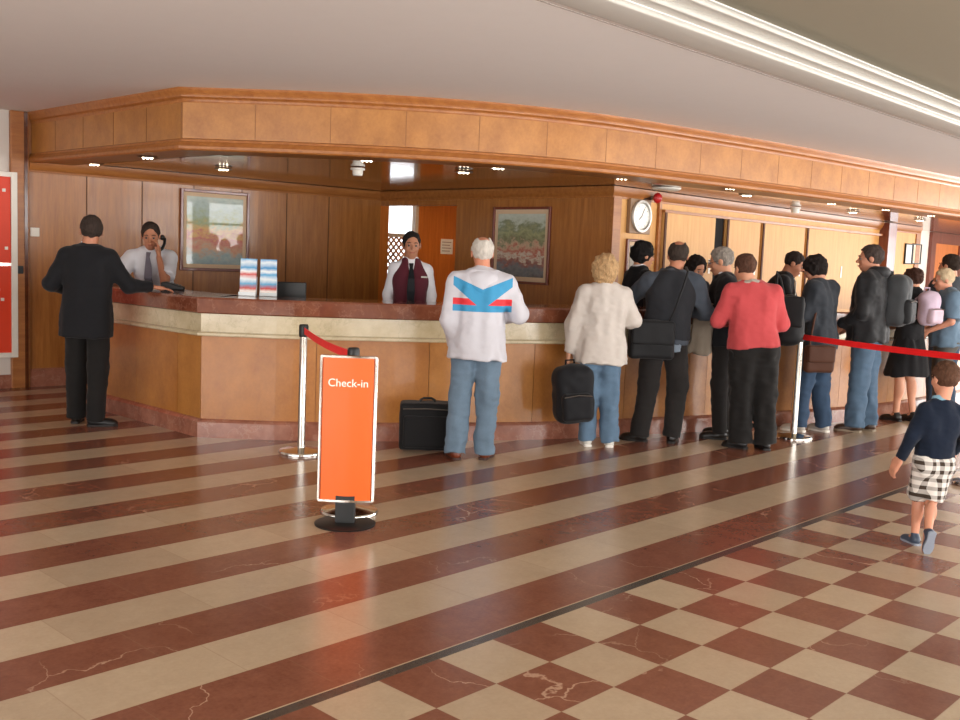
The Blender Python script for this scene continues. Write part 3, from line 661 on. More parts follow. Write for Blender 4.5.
# ================================================================ PEOPLE (signed-distance bodies turned into meshes)
def rotm(rx=0, ry=0, rz=0):
    m = Matrix.Rotation(rz, 3, 'Z') @ Matrix.Rotation(ry, 3, 'Y') @ Matrix.Rotation(rx, 3, 'X'); return np.array(m)
class Fld:
    def __init__(s, lo, hi, h):
        s.lo = np.array(lo, float); s.h = h; s.n = np.ceil((np.array(hi)-s.lo)/h).astype(int)+1
        s.a = np.full(s.n, .5, np.float32)
    def sl(s, lo, hi):
        i0 = np.maximum(0, np.floor((np.array(lo)-s.lo)/s.h).astype(int)); i1 = np.minimum(s.n, np.ceil((np.array(hi)-s.lo)/s.h).astype(int)+1)
        if (i1 <= i0).any(): return None
        S = tuple(slice(a, b) for a, b in zip(i0, i1))
        G = np.meshgrid(*[(s.lo[k]+s.h*np.arange(i0[k], i1[k])).astype(np.float32) for k in range(3)], indexing='ij')
        return S, G
    def add(s, prim, k=.02):
        lo, hi, f = prim; m = k+.02; r = s.sl(np.array(lo)-m, np.array(hi)+m)
        if r is None: return s
        S, G = r; d = f(*G); a = s.a[S]
        if k > 0:
            t = np.clip(.5+.5*(a-d)/k, 0, 1); s.a[S] = a*(1-t)+d*t-k*t*(1-t)
        else: s.a[S] = np.minimum(a, d)
        return s
    def sub(s, prim, k=.006):
        lo, hi, f = prim; r = s.sl(np.array(lo)-.03, np.array(hi)+.03)
        if r is None: return s
        S, G = r; d = -f(*G); a = s.a[S]; t = np.clip(.5-.5*(a-d)/max(k, 1e-4), 0, 1); s.a[S] = a*(1-t)+d*t+k*t*(1-t); return s
    def keep(s, p, n, k=0):        # keep the side the normal points away from: dot(x-p, n) < 0
        G = s.sl(s.lo, s.lo+s.h*s.n)[1]; p = np.array(p); n = np.array(n, float); n /= np.linalg.norm(n)
        s.a = np.maximum(s.a, ((G[0]-p[0])*n[0]+(G[1]-p[1])*n[1]+(G[2]-p[2])*n[2]).astype(np.float32)); return s
    def folds(s, amp, scale, seed=0, st=(1, 1, 1)):
        rg = np.random.RandomState(seed); L = [int(math.ceil(s.n[k]*s.h*scale*st[k]))+3 for k in range(3)]; R = rg.rand(*L).astype(np.float32)-.5
        idx = []; fr = []
        for k in range(3):
            c = np.arange(s.n[k])*s.h*scale*st[k]; i = np.floor(c).astype(int); t = c-i; idx.append(i); fr.append((t*t*(3-2*t)).astype(np.float32))
        def ax(A, k):
            A0 = np.take(A, idx[k], axis=k); A1 = np.take(A, idx[k]+1, axis=k); sh = [1, 1, 1]; sh[k] = -1; t = fr[k].reshape(sh); return A0+(A1-A0)*t
        V = ax(ax(ax(R, 0), 1), 2); s.a = s.a+V*2*amp; return s
    def mesh(s, name, smooth=2):
        a = s.a.astype(np.float64); a[0] = a[-1] = .5; a[:, 0] = a[:, -1] = .5; a[:, :, 0] = a[:, :, -1] = .5
        ins = a < 0; n = s.n; idx = -np.ones(n-1, int)
        cnt = np.zeros(n-1, int)
        corners = [(i, j, k) for i in (0, 1) for j in (0, 1) for k in (0, 1)]
        for i, j, k in corners: cnt += ins[i:n[0]-1+i, j:n[1]-1+j, k:n[2]-1+k]
        act = (cnt > 0) & (cnt < 8); c = np.argwhere(act); idx[act] = np.arange(len(c))
        pos = np.zeros((len(c), 3)); num = np.zeros(len(c))
        for ax_ in range(3):
            o = [k for k in range(3) if k != ax_]
            for u in (0, 1):
                for v in (0, 1):
                    p0 = c.copy(); p0[:, o[0]] += u; p0[:, o[1]] += v; p1 = p0.copy(); p1[:, ax_] += 1
                    d0 = a[tuple(p0.T)]; d1 = a[tuple(p1.T)]; m = (d0 < 0) != (d1 < 0)
                    t = np.where(m, d0/np.where(m, d0-d1, 1), 0); q = p0.astype(float); q[:, ax_] += t
                    pos[m] += q[m]; num[m] += 1
        pos /= num[:, None]; pos = s.lo+s.h*pos; quads = []
        for ax_ in range(3):
            o = [(ax_+1) % 3, (ax_+2) % 3]; A = np.moveaxis(ins, ax_, 0)
            m = ins.take(range(0, n[ax_]-1), ax_) != ins.take(range(1, n[ax_]), ax_)
            e = np.argwhere(m); e = e[(e[:, o[0]] > 0) & (e[:, o[1]] > 0) & (e[:, o[0]] < n[o[0]]-1) & (e[:, o[1]] < n[o[1]]-1)]
            q = []
            for du, dv in ((-1, -1), (0, -1), (0, 0), (-1, 0)):
                z = e.copy(); z[:, o[0]] += du; z[:, o[1]] += dv; q.append(idx[tuple(z.T)])
            q = np.stack(q, 1); fl = ins[tuple(e.T)]; q[~fl] = q[~fl][:, ::-1]; quads.append(q)
        F = np.concatenate(quads)
        # light laplacian smoothing
        for _ in range(smooth):
            acc = np.zeros_like(pos); w_ = np.zeros(len(pos))
            for i in range(4):
                np.add.at(acc, F[:, i], pos[F[:, (i+1) % 4]]); np.add.at(w_, F[:, i], 1)
            pos = pos*.5+acc/np.maximum(w_, 1)[:, None]*.5
        me = bpy.data.meshes.new(name); me.vertices.add(len(pos)); me.vertices.foreach_set('co', pos.astype(np.float32).ravel())
        me.loops.add(F.size); me.loops.foreach_set('vertex_index', F.ravel().astype(np.int32)); me.polygons.add(len(F))
        me.polygons.foreach_set('loop_start', np.arange(0, F.size, 4, dtype=np.int32)); me.polygons.foreach_set('loop_total', np.full(len(F), 4, np.int32))
        me.update(calc_edges=True); me.validate(); me.shade_smooth(); return me
def cone(a, b, ra, rb, flat=False):
    a = np.array(a, float); b = np.array(b, float); ab = b-a; L2 = max(ab@ab, 1e-9); L = math.sqrt(L2); R = max(ra, rb)
    def f(X, Y, Z):
        px, py, pz = X-a[0], Y-a[1], Z-a[2]; tu = (px*ab[0]+py*ab[1]+pz*ab[2])/L2; t = np.clip(tu, 0, 1)
        d = np.sqrt((px-t*ab[0])**2+(py-t*ab[1])**2+(pz-t*ab[2])**2)-(ra+(rb-ra)*t)
        if flat: d = np.maximum(d, np.maximum((tu-1)*L, -tu*L if flat == 2 else -9))
        return d
    return np.minimum(a, b)-R, np.maximum(a, b)+R, f
def ell(c, r, R=None):
    c = np.array(c, float); r = np.array(r, float); m = r.max()
    def f(X, Y, Z):
        x, y, z = X-c[0], Y-c[1], Z-c[2]
        if R is not None: x, y, z = R[0, 0]*x+R[1, 0]*y+R[2, 0]*z, R[0, 1]*x+R[1, 1]*y+R[2, 1]*z, R[0, 2]*x+R[1, 2]*y+R[2, 2]*z
        k0 = np.sqrt((x/r[0])**2+(y/r[1])**2+(z/r[2])**2); k1 = np.sqrt((x/r[0]**2)**2+(y/r[1]**2)**2+(z/r[2]**2)**2)
        return k0*(k0-1)/np.maximum(k1, 1e-6)
    return c-m, c+m, f
def rbox(c, hf, rd, R=None):
    c = np.array(c, float); hf = np.array(hf, float); m = np.linalg.norm(hf)
    def f(X, Y, Z):
        x, y, z = X-c[0], Y-c[1], Z-c[2]
        if R is not None: x, y, z = R[0, 0]*x+R[1, 0]*y+R[2, 0]*z, R[0, 1]*x+R[1, 1]*y+R[2, 1]*z, R[0, 2]*x+R[1, 2]*y+R[2, 2]*z
        q = [np.abs(v)-(hf[i]-rd) for i, v in enumerate((x, y, z))]
        return np.sqrt(sum(np.maximum(v, 0)**2 for v in q))+np.minimum(np.maximum(np.maximum(q[0], q[1]), q[2]), 0)-rd
    return c-m, c+m, f
def loft(pts, rx, ry, side=(1, 0, 0), p=2.3):
    P_ = np.array(pts, float); ax = P_[-1]-P_[0]; ax /= np.linalg.norm(ax); side = np.array(side, float); side -= ax*(side@ax); side /= np.linalg.norm(side); fw = np.cross(ax, side)
    sv = (P_-P_[0])@ax; cs = (P_-P_[0])@side; cf = (P_-P_[0])@fw; rx = np.array(rx, float); ry = np.array(ry, float)
    ss = np.linspace(sv[0], sv[-1], 40)
    def sm(v):
        w_ = np.interp(ss, sv, v); k = np.ones(7)/7; return np.convolve(np.pad(w_, 3, 'edge'), k, 'valid')
    cs, cf, rx_, ry_ = sm(cs), sm(cf), sm(rx), sm(ry); m = max(rx.max(), ry.max())+.01
    def f(X, Y, Z):
        x, y, z = X-P_[0][0], Y-P_[0][1], Z-P_[0][2]; s = x*ax[0]+y*ax[1]+z*ax[2]
        u = x*side[0]+y*side[1]+z*side[2]-np.interp(s, ss, cs); v = x*fw[0]+y*fw[1]+z*fw[2]-np.interp(s, ss, cf)
        a = np.interp(s, ss, rx_); b = np.interp(s, ss, ry_)
        k = (np.abs(u/a)**p+np.abs(v/b)**p)**(1/p); d = (k-1)*np.minimum(a, b)
        return np.maximum(d, np.maximum(s-sv[-1], -s)).astype(np.float32)
    return P_.min(0)-m, P_.max(0)+m, f

J0 = dict(P=(0, 0, .94), C=(0, .0, 1.28), N=(0, -.015, 1.475), H=(0, .01, 1.635),
          SL=(-.18, -.01, 1.42), SR=(.18, -.01, 1.42), EL=(-.235, -.03, 1.13), ER=(.235, -.03, 1.13), WL=(-.245, .05, .88), WR=(.245, .05, .88),
          HL=(-.088, 0, .92), HR=(.088, 0, .92), KL=(-.10, .015, .49), KR=(.10, .015, .49), AL=(-.11, -.02, .085), AR=(.11, -.02, .085))
def V3(p): return np.array(p, float)
def unit(v): v = V3(v); return v/max(1e-9, np.linalg.norm(v))
def hand(F_, wr, d, pn, side, curl=.35, spread=.06, s=1.0):
    """wr wrist, d hand direction, pn palm normal, side=+1 if the thumb lies towards cross(d,pn)"""
    d = unit(d); pn = V3(pn); pn = unit(pn-d*(pn@d)); t = np.cross(d, pn)*side
    c = V3(wr)+d*.052*s; R = np.stack([t, pn, d], 1)
    F_.add(rbox(c, (.040*s, .015*s, .050*s), .013*s, R), .012)
    for off, L, r in ((.029, .070, .0088), (.0095, .078, .0092), (-.0105, .073, .0088), (-.029, .058, .0080)):
        p = V3(wr)+d*.092*s+t*off*s; dd = unit(d+t*off*spread*20*.25)
        for k, fr in enumerate((.45, .32, .27)):
            a = curl*(.7+.6*k); dd = unit(dd*math.cos(a)+pn*math.sin(a)) if k else unit(dd*math.cos(a*.6)+pn*math.sin(a*.6))
            q = p+dd*L*fr*s; F_.add(cone(p, q, r*s*(1-.06*k), r*s*(1-.06*(k+1))), .004); p = q
    p = V3(wr)+d*.022*s+t*.030*s; q = p+unit(d*.75+t*.75+pn*.25)*.038*s; F_.add(cone(p, q, .014*s, .0115*s), .012)
    r_ = q+unit(d*.95+t*.3+pn*.3)*.032*s; F_.add(cone(q, r_, .0112*s, .0095*s), .006)
class Person:
    def __init__(s, pos, facing, label, H=1.75, J={}, head=(0, 0, 0), skin='#c98f70', w=1.0, hs=1.06, vox=.0085, group=None, hands=(None, None), belly=0, curl=.35, lean=0):
        s.lean = lean; s.sc = H/1.75; s.J = {k: V3(v) for k, v in J0.items()}; s.J.update({k: V3(v) for k, v in J.items()}); [s.J.__setitem__(k, s.J[k]+V3(((.012 if k == 'SL' else -.012), 0, -.028))) for k in ('SL', 'SR')]
        s.J['H'] = s.J['H']-V3((0, 0, .020 if hs < 1.2 else 0))
        for k in s.J:
            if k[0] != 'T': s.J[k] = s.J[k]-V3((lean*s.J[k][2], 0, 0))
        s.root = empty('person', pos, facing, label, 'person', group); s.root.scale = (s.sc,)*3
        s.w = w; s.hs = hs; s.vox = vox; s.skin = skin; s.belly = belly
        s.hR = rotm(head[1], head[2], head[0]); s.hc = s.J['H']
        pts = np.array(list(s.J.values())); s.lo = pts.min(0)-.26; s.hi = pts.max(0)+.26; s.lo[2] = max(s.lo[2], -.03) if s.lo[2] < 0 else s.lo[2]
        s.hands = hands; s.curl = curl; s.body()
    def hp(s, p): return s.hc+s.hR@(V3(p)*s.hs)
    def he(s, c, r, R=None): return ell(s.hp(c), V3(r)*s.hs, s.hR if R is None else s.hR@R)
    def hc_(s, a, b, ra, rb): return cone(s.hp(a), s.hp(b), ra*s.hs, rb*s.hs)
    def part(s, name, F_, m, label=None, parent=None, smooth=2):
        me = F_.mesh(name, smooth) if isinstance(F_, Fld) else F_
        o = link(name, me, m, parent or s.root)
        if label: o['label'] = label
        return o
    def hipw(s): return s.J['HR'], s.J['HL']
    def torso(s, F_, off=0, z0=None, k=.05, wid=1.0):
        J, w_ = s.J, s.w*wid; sd = J['SR']-J['SL']; mid = (J['P']*.55+J['C']*.45)
        low = J['P']+(J['P']-J['C'])*.12
        b = s.belly
        F_.add(loft([low, J['P'], mid+V3((0, b*.3, 0)), J['C'], J['C']*.38+J['N']*.62, J['N']+V3((0, 0, -.01))], [x*w_+off for x in (.150, .165, .142, .160, .125, .055)], [x*w_+off+y for x, y in ((.10, 0), (.108, b*.3), (.098, b*.6), (.112, b*.2), (.088, 0), (.055, 0))], sd), k)
        for a in ('SL', 'SR'): F_.add(cone(J['N']+(J['C']-J['N'])*.16, J[a], .045*w_+off*.7, .048*w_+off), .04)
        for sx in (-1, 1): F_.add(ell(J['C']+unit(sd)*sx*.075*w_+V3((0, .035, -.0)), (.075+off, .07+off, .085+off)), .05)
    def body(s):
        J = s.J; F_ = Fld(s.lo, s.hi, s.vox); w_ = s.w; s.torso(F_)
        for h, kn, an in (('HL', 'KL', 'AL'), ('HR', 'KR', 'AR')):
            F_.add(cone(J[h], J[kn], .082*w_, .052*w_), .04); F_.add(cone(J[kn], J[an], .050*w_, .034*w_), .02)
            m = J[kn]+(J[an]-J[kn])*.3; F_.add(ell(m+V3((0, -.022, 0)), (.045*w_, .05*w_, .10)), .03)
            t = V3((J[an][0]-J[kn][0], .0, 0))*.3; td = s.toe(an)
            F_.add(cone(J[an]+V3((0, 0, -.03)), J[an]+td*.12+V3((0, 0, -.055)), .036, .026), .03)
        for sh, e, wr in (('SL', 'EL', 'WL'), ('SR', 'ER', 'WR')):
            F_.add(cone(J[sh], J[e], .047*w_, .037*w_), .03); F_.add(cone(J[e], J[wr], .038*w_, .025*w_), .015)
        for i, (e, wr) in enumerate((('EL', 'WL'), ('ER', 'WR'))):
            d = unit(J[wr]-J[e]); hh = s.hands[i]; sgn = 1 if i == 1 else -1
            pn = V3((-1 if i else 1, 0, .05)) if hh is None else V3(hh[1]); dd = d if hh is None or hh[0] is None else unit(hh[0])
            # thumb side: towards the front of the person for hanging hands
            t = np.cross(dd, unit(pn-dd*(pn@dd))); th = V3((0, 1, .3)) if hh is None or len(hh) < 4 else V3(hh[3])
            hand(F_, J[wr], dd, pn, 1 if t@th > 0 else -1, s.curl if hh is None or len(hh) < 3 else hh[2], s=s.hs if s.hs > 1 else 1)
        F_.add(cone(J['N']+V3((0, 0, -.03)), s.hp((0, -.022, -.06)), .066*s.w**.5, .056), .03)
        # head
        F_.add(s.he((0, -.014, .022), (.074, .093, .086)), .02); F_.add(s.he((0, .022, -.03), (.061, .066, .082)), .02)
        F_.add(s.he((0, .048, -.092), (.032, .034, .026)), .03); F_.add(s.he((0, .078, .014), (.044, .016, .011)), .012)
        for x in (-1, 1):
            F_.add(s.he((x*.034, .058, -.034), (.024, .024, .026)), .015)
            F_.sub(s.he((x*.031, .096, -.007), (.014, .014, .0075)), .006)
            F_.add(s.he((x*.076, -.006, -.014), (.009, .021, .031)), .006)
        F_.add(s.hc_((0, .084, .002), (0, .108, -.030), .008, .013), .008); F_.add(s.he((0, .100, -.036), (.017, .012, .008)), .006)
        F_.add(s.he((0, .088, -.064), (.023, .010, .0065)), .005); F_.add(s.he((0, .086, -.075), (.019, .010, .006)), .004)
        o = s.part('body', F_, skinmat(s.skin), smooth=1); s.bodyo = o
    def toe(s, an):
        d = s.J.get('T'+an[1])
        return unit(d) if d is not None else unit(V3((-.15 if an[1] == 'L' else .15, 1, 0)))
    def face(s, brow='#2c211b', lips='#a0594c', glasses=False):
        me = bpy.data.meshes.new('eyes'); bm = B()
        for x in (-1, 1):
            bmesh.ops.create_uvsphere(bm, u_segments=16, v_segments=12, radius=.0115*s.hs, matrix=Matrix.Translation(Vector(s.hp((x*.031, .0775, -.007)))))
        for x in (-1, 1):
            c = Vector(s.hp((x*.031, .0845, -.007))); n0 = len(bm.faces)
            bmesh.ops.create_uvsphere(bm, u_segments=10, v_segments=8, radius=.0072*s.hs, matrix=Matrix.Translation(c))
            bm.faces.ensure_lookup_table()
            for f in bm.faces[n0:]: f.material_index = 1
        bm.to_mesh(me); bm.free(); link('eyes', me, [flat('eye_white', '#85736a', .4), flat('dark_iris', '#2a1c14', .3)], s.root, True)
        bm = B()
        for x in (-1, 1): tube(bm, [s.hp(p) for p in ((x*.014, .0925, .016), (x*.030, .092, .021), (x*.048, .078, .015))], [.0035*s.hs, .0042*s.hs, .0025*s.hs], 6)
        obj('eyebrows', bm, flat('brow_hair', brow, .8), s.root, smooth=True)
        bm = B(); tube(bm, [s.hp(p) for p in ((-.022, .088, -.069), (-.008, .0985, -.067), (.008, .0985, -.067), (.022, .088, -.069))], [.002*s.hs, .0048*s.hs, .0048*s.hs, .002*s.hs], 6)
        obj('lips', bm, flat('lip', lips, .5), s.root, smooth=True)
        if glasses:
            bm = B()
            for x in (-1, 1):
                pts = [s.hp((x*.032+.019*math.cos(a), .104-.012*abs(math.cos(a))*(1 if x*math.cos(a) > 0 else 0), -.008+.014*math.sin(a))) for a in np.linspace(0, 2*PI, 17)]
                tube(bm, pts, .0014, 6); tube(bm, [s.hp((x*.051, .095, -.004)), s.hp((x*.076, .02, .0)), s.hp((x*.078, -.01, -.004))], .0015, 6)
            tube(bm, [s.hp((-.013, .107, -.004)), s.hp((.013, .107, -.004))], .0014, 6); obj('glasses', bm, M_black, s.root)
    def hair(s, color, style='short', label=None, seed=1, var=.25):
        v = .006 if s.hs >= .9 else .005
        F_ = Fld(s.hc-.24*s.hs-.04, s.hc+.19*s.hs, .006)
        t = {'short': .006, 'crop': .003, 'full': .016, 'bob': .022, 'long': .016, 'bald': .004, 'curly': .034, 'updo': .010}[style]
        F_.add(s.he((0, -.016, .024), (.077+t, .096+t, .090+t)), .0)
        if style in ('bob', 'curly'):
            F_.add(s.he((0, -.035, -.035), (.094, .08, .10)), .03)
        if style == 'long': F_.add(s.he((0, -.045, -.06), (.078, .062, .13)), .03)
        if style == 'full': F_.add(s.he((0, -.04, -.02), (.076, .068, .075)), .03)
        if style == 'updo': F_.add(s.he((0, -.075, .06), (.05, .045, .05)), .02)
        # face opening
        low = {'short': -.080, 'crop': -.064, 'full': -.09, 'bob': -.2, 'long': -.3, 'bald': -.05, 'curly': -.2, 'updo': -.06}[style]
        F_.sub(s.he((0, .086, -.028), (.068 if style not in ('crop', 'short', 'bald') else .082, .070, .098)), .01)
        F_.sub(s.he((0, .10, -.12), (.10, .085, .12)), .01)
        if style in ('short', 'crop', 'bald', 'updo', 'full'):
            F_.sub(s.he((0, .075, -.085), (.12, .075, .07)), .01)
            F_.keep(s.hp((0, 0, low)), s.hR@V3((0, .5, -1)))
        if style == 'bald': F_.sub(s.he((0, .02, .135), (.062, .085, .065)), .01); F_.sub(s.he((0, -.055, .115), (.045, .045, .045)), .01)
        F_.folds(.006 if style in ('short', 'crop', 'bald') else .013, 34, seed); F_.folds(.004, 70, seed+1)
        return s.part('hair', F_, hairmat(color, var), label)
    # ---- clothes
    def trousers(s, m, hem=.065, knee=.075, thigh=.098, name='trousers', z_end=.05, seat=.095, short=None, label=None, top=.06, seed=3, folds=.006):
        J, w_ = s.J, s.w; F_ = Fld((s.lo[0], s.lo[1], 0), (s.hi[0], s.hi[1], J['P'][2]+.2), .0095)
        up_ = unit(J['C']-J['P']); sd = J['SR']-J['SL'] if abs((J['HR']-J['HL'])[0]) < .01 else J['HR']-J['HL']
        F_.add(loft([J['P']-up_*.10, J['P'], J['P']+up_*top], [.158*w_, .175*w_, .163*w_], [.105*w_+.005, .12*w_+s.belly*.35, .112*w_+s.belly*.5], sd), .04)
        for h, kn, an in (('HL', 'KL', 'AL'), ('HR', 'KR', 'AR')):
            F_.add(ell(J[h]+V3((0, -.045, -.03)), (seat*w_, .085*w_, .10)), .04)
            if short is None:
                F_.add(cone(J[h], J[kn], thigh*w_, knee*w_), .035)
                e = J[kn]+(J[an]-J[kn])*(1-(z_end-.02)/max(.1, J[kn][2])); F_.add(cone(J[kn], J[an]+unit(J[an]-J[kn])*(J[an][2]-z_end), knee*w_, hem, True), .03)
            else:
                F_.add(cone(J[h], J[h]+(J[kn]-J[h])*short, thigh*w_, hem, True), .03)
        for kk, (h, kn) in enumerate((('HL', 'KL'), ('HR', 'KR'))): pass
        F_.folds(folds*1.5, 12, seed, (1.4, 1.4, .5)); F_.folds(folds*.8, 18, seed+5, (.7, .7, 1.9))
        o = s.part(name, F_, m, label); return o
    def shoes(s, c, sole=None, label=None, L=.27):
        for an in ('AL', 'AR'):
            a = s.J[an]; td = s.toe(an); z0 = a[2]-.085; sd = unit(np.cross(td, (0, 0, 1))); up_ = unit(np.cross(sd, td)); R = np.stack([sd, td, up_], 1)
            F_ = Fld(a-.24, a+.26, .007)
            def q(x, y, z): return a+R@V3((x, y, z-.085))
            F_.add(ell(q(0, -.015, .045), (.038, .052, .05), R), 0); F_.add(ell(q(0, .07, .032), (.043, .09, .040), R), .03); F_.add(ell(q(0, .125, .024), (.043, .055, .030), R), .02)
            F_.add(cone(q(0, -.01, .05), q(0, 0, .095), .038, .036), .02)
            F_.keep(q(0, 0, .006), -up_)
            o = s.part('shoe', F_, flat('shoe_'+c.strip('#'), c, .4), label)
            bm = B(); outl = [(-.036, -.055), (-.02, -.068), (.02, -.068), (.036, -.055), (.034, .02), (.046, .09), (.042, .14), (.02, .178), (-.02, .178), (-.042, .14), (-.046, .09), (-.034, .02)]
            lo_ = [bm.verts.new(q(x, y, 0)) for x, y in outl]; hi_ = [bm.verts.new(q(x, y, .02)) for x, y in outl]
            bm.faces.new(lo_); bm.faces.new(hi_)
            for i in range(12): bm.faces.new((lo_[i], lo_[(i+1) % 12], hi_[(i+1) % 12], hi_[i]))
            so = obj('sole', bm, flat('sole_'+(sole or '#15110f').strip('#'), sole or '#15110f', .6), o, bevel=.003)
    def top(s, m, name='jacket', off=.022, hem=.80, sleeve=1.0, cuff=.045, hemr=None, k=.05, folds=.008, seed=7, label=None, flare=0, up=.055, elbow=.058, hood=None, wid=1.0, neckcut=.0, sleeves=True, vn=None):
        J, w_ = s.J, s.w; F_ = Fld(s.lo, s.hi, .0095); sd = J['SR']-J['SL']; b = s.belly; P, C, N = J['P'], J['C'], J['N']
        dn = unit(P-C) ; hp = P+V3((0, 0, hem-P[2])) if hem < P[2] else P+(C-P)*((hem-P[2])/(C[2]-P[2]))
        pts = [hp]; rx = [.172+flare]; ry = [.118+flare]
        if hem < P[2]-.02: pts.append(P); rx.append(.172+flare*.5); ry.append(.116+flare*.4)
        if hem < 1.08: pts.append(P*.55+C*.45+V3((0, b*.3, 0))); rx.append(.150+flare*.2); ry.append(.103)
        pts += [C, C*.38+N*.62, N+V3((0, 0, .008))]; rx += [.164, .128, .052]; ry += [.114, .090, .052]
        n_ = len(pts); bb = [b*.5]*(n_-3)+[b*.2, 0, 0]
        F_.add(loft(pts, [x*w_*wid+off for x in rx], [y*w_*wid+off+c for y, c in zip(ry, bb)], sd), k)
        for a in ('SL', 'SR'): F_.add(cone(N+(C-N)*.11, J[a]+V3((0, 0, .0)), .044*w_+off*.6, up*w_*.92+off*.4), .04)
        for sx in (-1, 1): F_.add(ell(C+unit(sd)*sx*.085*w_+V3((0, -.02, .02)), (.075+off, .08+off, .10+off)), .05)
        if sleeves:
            for sh, e, wr in (('SL', 'EL', 'WL'), ('SR', 'ER', 'WR')):
                if sleeve >= .5:
                    F_.add(cone(J[sh], J[e], up*w_+off*.5, elbow*w_), .035)
                    t = (sleeve-.5)*2; F_.add(cone(J[e], J[e]+(J[wr]-J[e])*t, elbow*w_, cuff, True), .025)
                else: F_.add(cone(J[sh], J[sh]+(J[e]-J[sh])*sleeve*2, up*w_+off*.6, up*w_+off*.8, True), .03)
        # clean hem and collar line
        F_.folds(folds*1.15, 13, seed, (1.3, 1.3, .4)); F_.folds(folds*.35, 26, seed+3, (1, 1, 1.6))
        if hem < P[2]+.2:
            r = F_.sl((P[0]-.26, P[1]-.30, 0), (P[0]+.26, P[1]+.30, hem)) if False else None
        if vn: F_.sub(cone(s.J['N']+V3((0, .10, .03)), s.J['C']+V3((0, .17, vn)), .055, .02), .01)
        o = s.part(name, F_, m, label); return o
    def collar(s, m, name='collar', r=.066, h=.05, tilt=.25, label=None, th=.012):
        N = s.J['N']; bm = B(); R = Matrix.Translation(Vector(N)+Vector((0, .006, -.012))) @ Matrix.Rotation(tilt*-1, 4, 'X')
        lathe(bm, [(r+.012, 0), (r+.004, h*.6), (r-.002, h), (r-.01, h), (r-.008, 0)], 28, R); o = obj(name, bm, m, s.root, smooth=True)
        if label: o['label'] = label
        return o
    def tie(s, c, z1=None, label=None):
        C, N = s.J['C'], s.J['N']; bm = B(); f = V3((0, 1, 0)); sdv = unit(s.J['SR']-s.J['SL']); fw = unit(np.cross(V3((0, 0, 1)), sdv)); fw = fw if fw[1] > 0 else -fw
        pts = [N+fw*.075+V3((0, 0, -.035)), N+fw*.10+V3((0, 0, -.075)), C+fw*.150+V3((0, 0, .02)), C+fw*.155+V3((0, 0, -.10)), C*.5+s.J['P']*.5+fw*(.135+s.belly)+V3((0, 0, -.03))]
        ws = [.022, .016, .03, .038, .030]; rings = []
        for p, w_ in zip(pts, ws): rings.append([bm.verts.new(p+sdv*a*w_+fw*b) for a, b in ((-1, 0), (1, 0), (1, .01), (-1, .01))])
        for a, b in zip(rings, rings[1:]):
            for i in range(4): bm.faces.new((a[i], a[(i+1) % 4], b[(i+1) % 4], b[i]))
        bm.faces.new(rings[0]); bm.faces.new(rings[-1]); obj('tie', bm, cloth('tie', c, .6), s.root, bevel=.003)
def skinmat(c):
    key = ('skin', c)
    if key in _mc: return _mc[key]
    t = NT('skin'); v = t.coord(); a = lin(c); f = t.noise(v, 14, 4)
    t.col(t.mix(f, tuple(x*.9 for x in a[:3])+(1,), (min(1, a[0]*1.12), a[1]*1.03, a[2]*1.0, 1))); t.set(.5, spec=.35); t.b.inputs['Subsurface Weight'].default_value = .06
    t.b.inputs['Subsurface Radius'].default_value = (.02, .008, .004); _mc[key] = t.m; return t.m
def hairmat(c, var=.25):
    key = ('hair', c)
    if key in _mc: return _mc[key]
    t = NT('hair'); v = t.coord(scale=(60, 60, 14)); a = lin(c); f = t.noise(v, 1.2, 5, .75)
    t.col(t.ramp(f, (.3, tuple(x*(1-var*1.6) for x in a[:3])+(1,)), (.7, tuple(min(1, x*(1+var*1.4)) for x in a[:3])+(1,)))); t.set(.8, spec=.22); t.bump(f, 1.0, .012); _mc[key] = t.m; return t.m
def world_of(px_root, p): return px_root.matrix_world @ Vector(p)
VY = -yaw     # rotation that makes a figure face straight away from the viewpoint

def backpack(loc, rz, label, c, size=(.17, .10, .24), tilt=(0, 0), straps=None, m=None, c2=None, name='backpack'):
    e = empty(name, loc, rz, label, 'backpack'); e.rotation_euler = (tilt[0], tilt[1], rz)
    m = m or cloth('bag', c, .7, .12, 120, .4); sx, sy, sz = size; F_ = Fld((-sx-.08, -sy-.12, -sz-.08), (sx+.08, sy+.08, sz+.08), .009)
    F_.add(rbox((0, 0, 0), (sx, sy, sz), .075), 0); F_.add(ell((0, .0, sz*.55), (sx*.95, sy*1.0, sz*.5)), .05); F_.folds(.007, 16, 4)
    b = link('main_compartment', F_.mesh('main_compartment'), m, e)
    F_ = Fld((-sx, -sy-.12, -sz-.02), (sx, .0, sz*.4), .009); F_.add(rbox((0, -sy, -sz*.38), (sx*.78, .05, sz*.48), .04), 0); F_.folds(.006, 18, 9)
    link('front_pocket', F_.mesh('front_pocket'), (cloth('bag', c2, .7, .12, 120, .4) if c2 else m), e)
    bm = B()
    for s_ in (-1, 1): tube(bm, [(s_*sx*.5, sy-.01, sz*.75), (s_*sx*.6, sy+.05, sz*.5), (s_*sx*.62, sy+.07, 0), (s_*sx*.6, sy+.02, -sz*.65)], .014, 6)
    if straps != 'none': obj('shoulder_straps', bm, m, e, smooth=True)
    else: bm.free()
    bm = B(); tube(bm, [(-.04, sy*.6, sz*.9), (-.035, sy*.6, sz+.045), (.035, sy*.6, sz+.045), (.04, sy*.6, sz*.9)], .009, 6); obj('carry_handle', bm, m, e, smooth=True)
    bm = B(); tube(bm, [(-sx*.7, -sy-.048, -sz*.0), (0, -sy-.055, sz*.06), (sx*.7, -sy-.048, -sz*.0)], .004, 5); obj('zip', bm, M_steel, e)
    return e
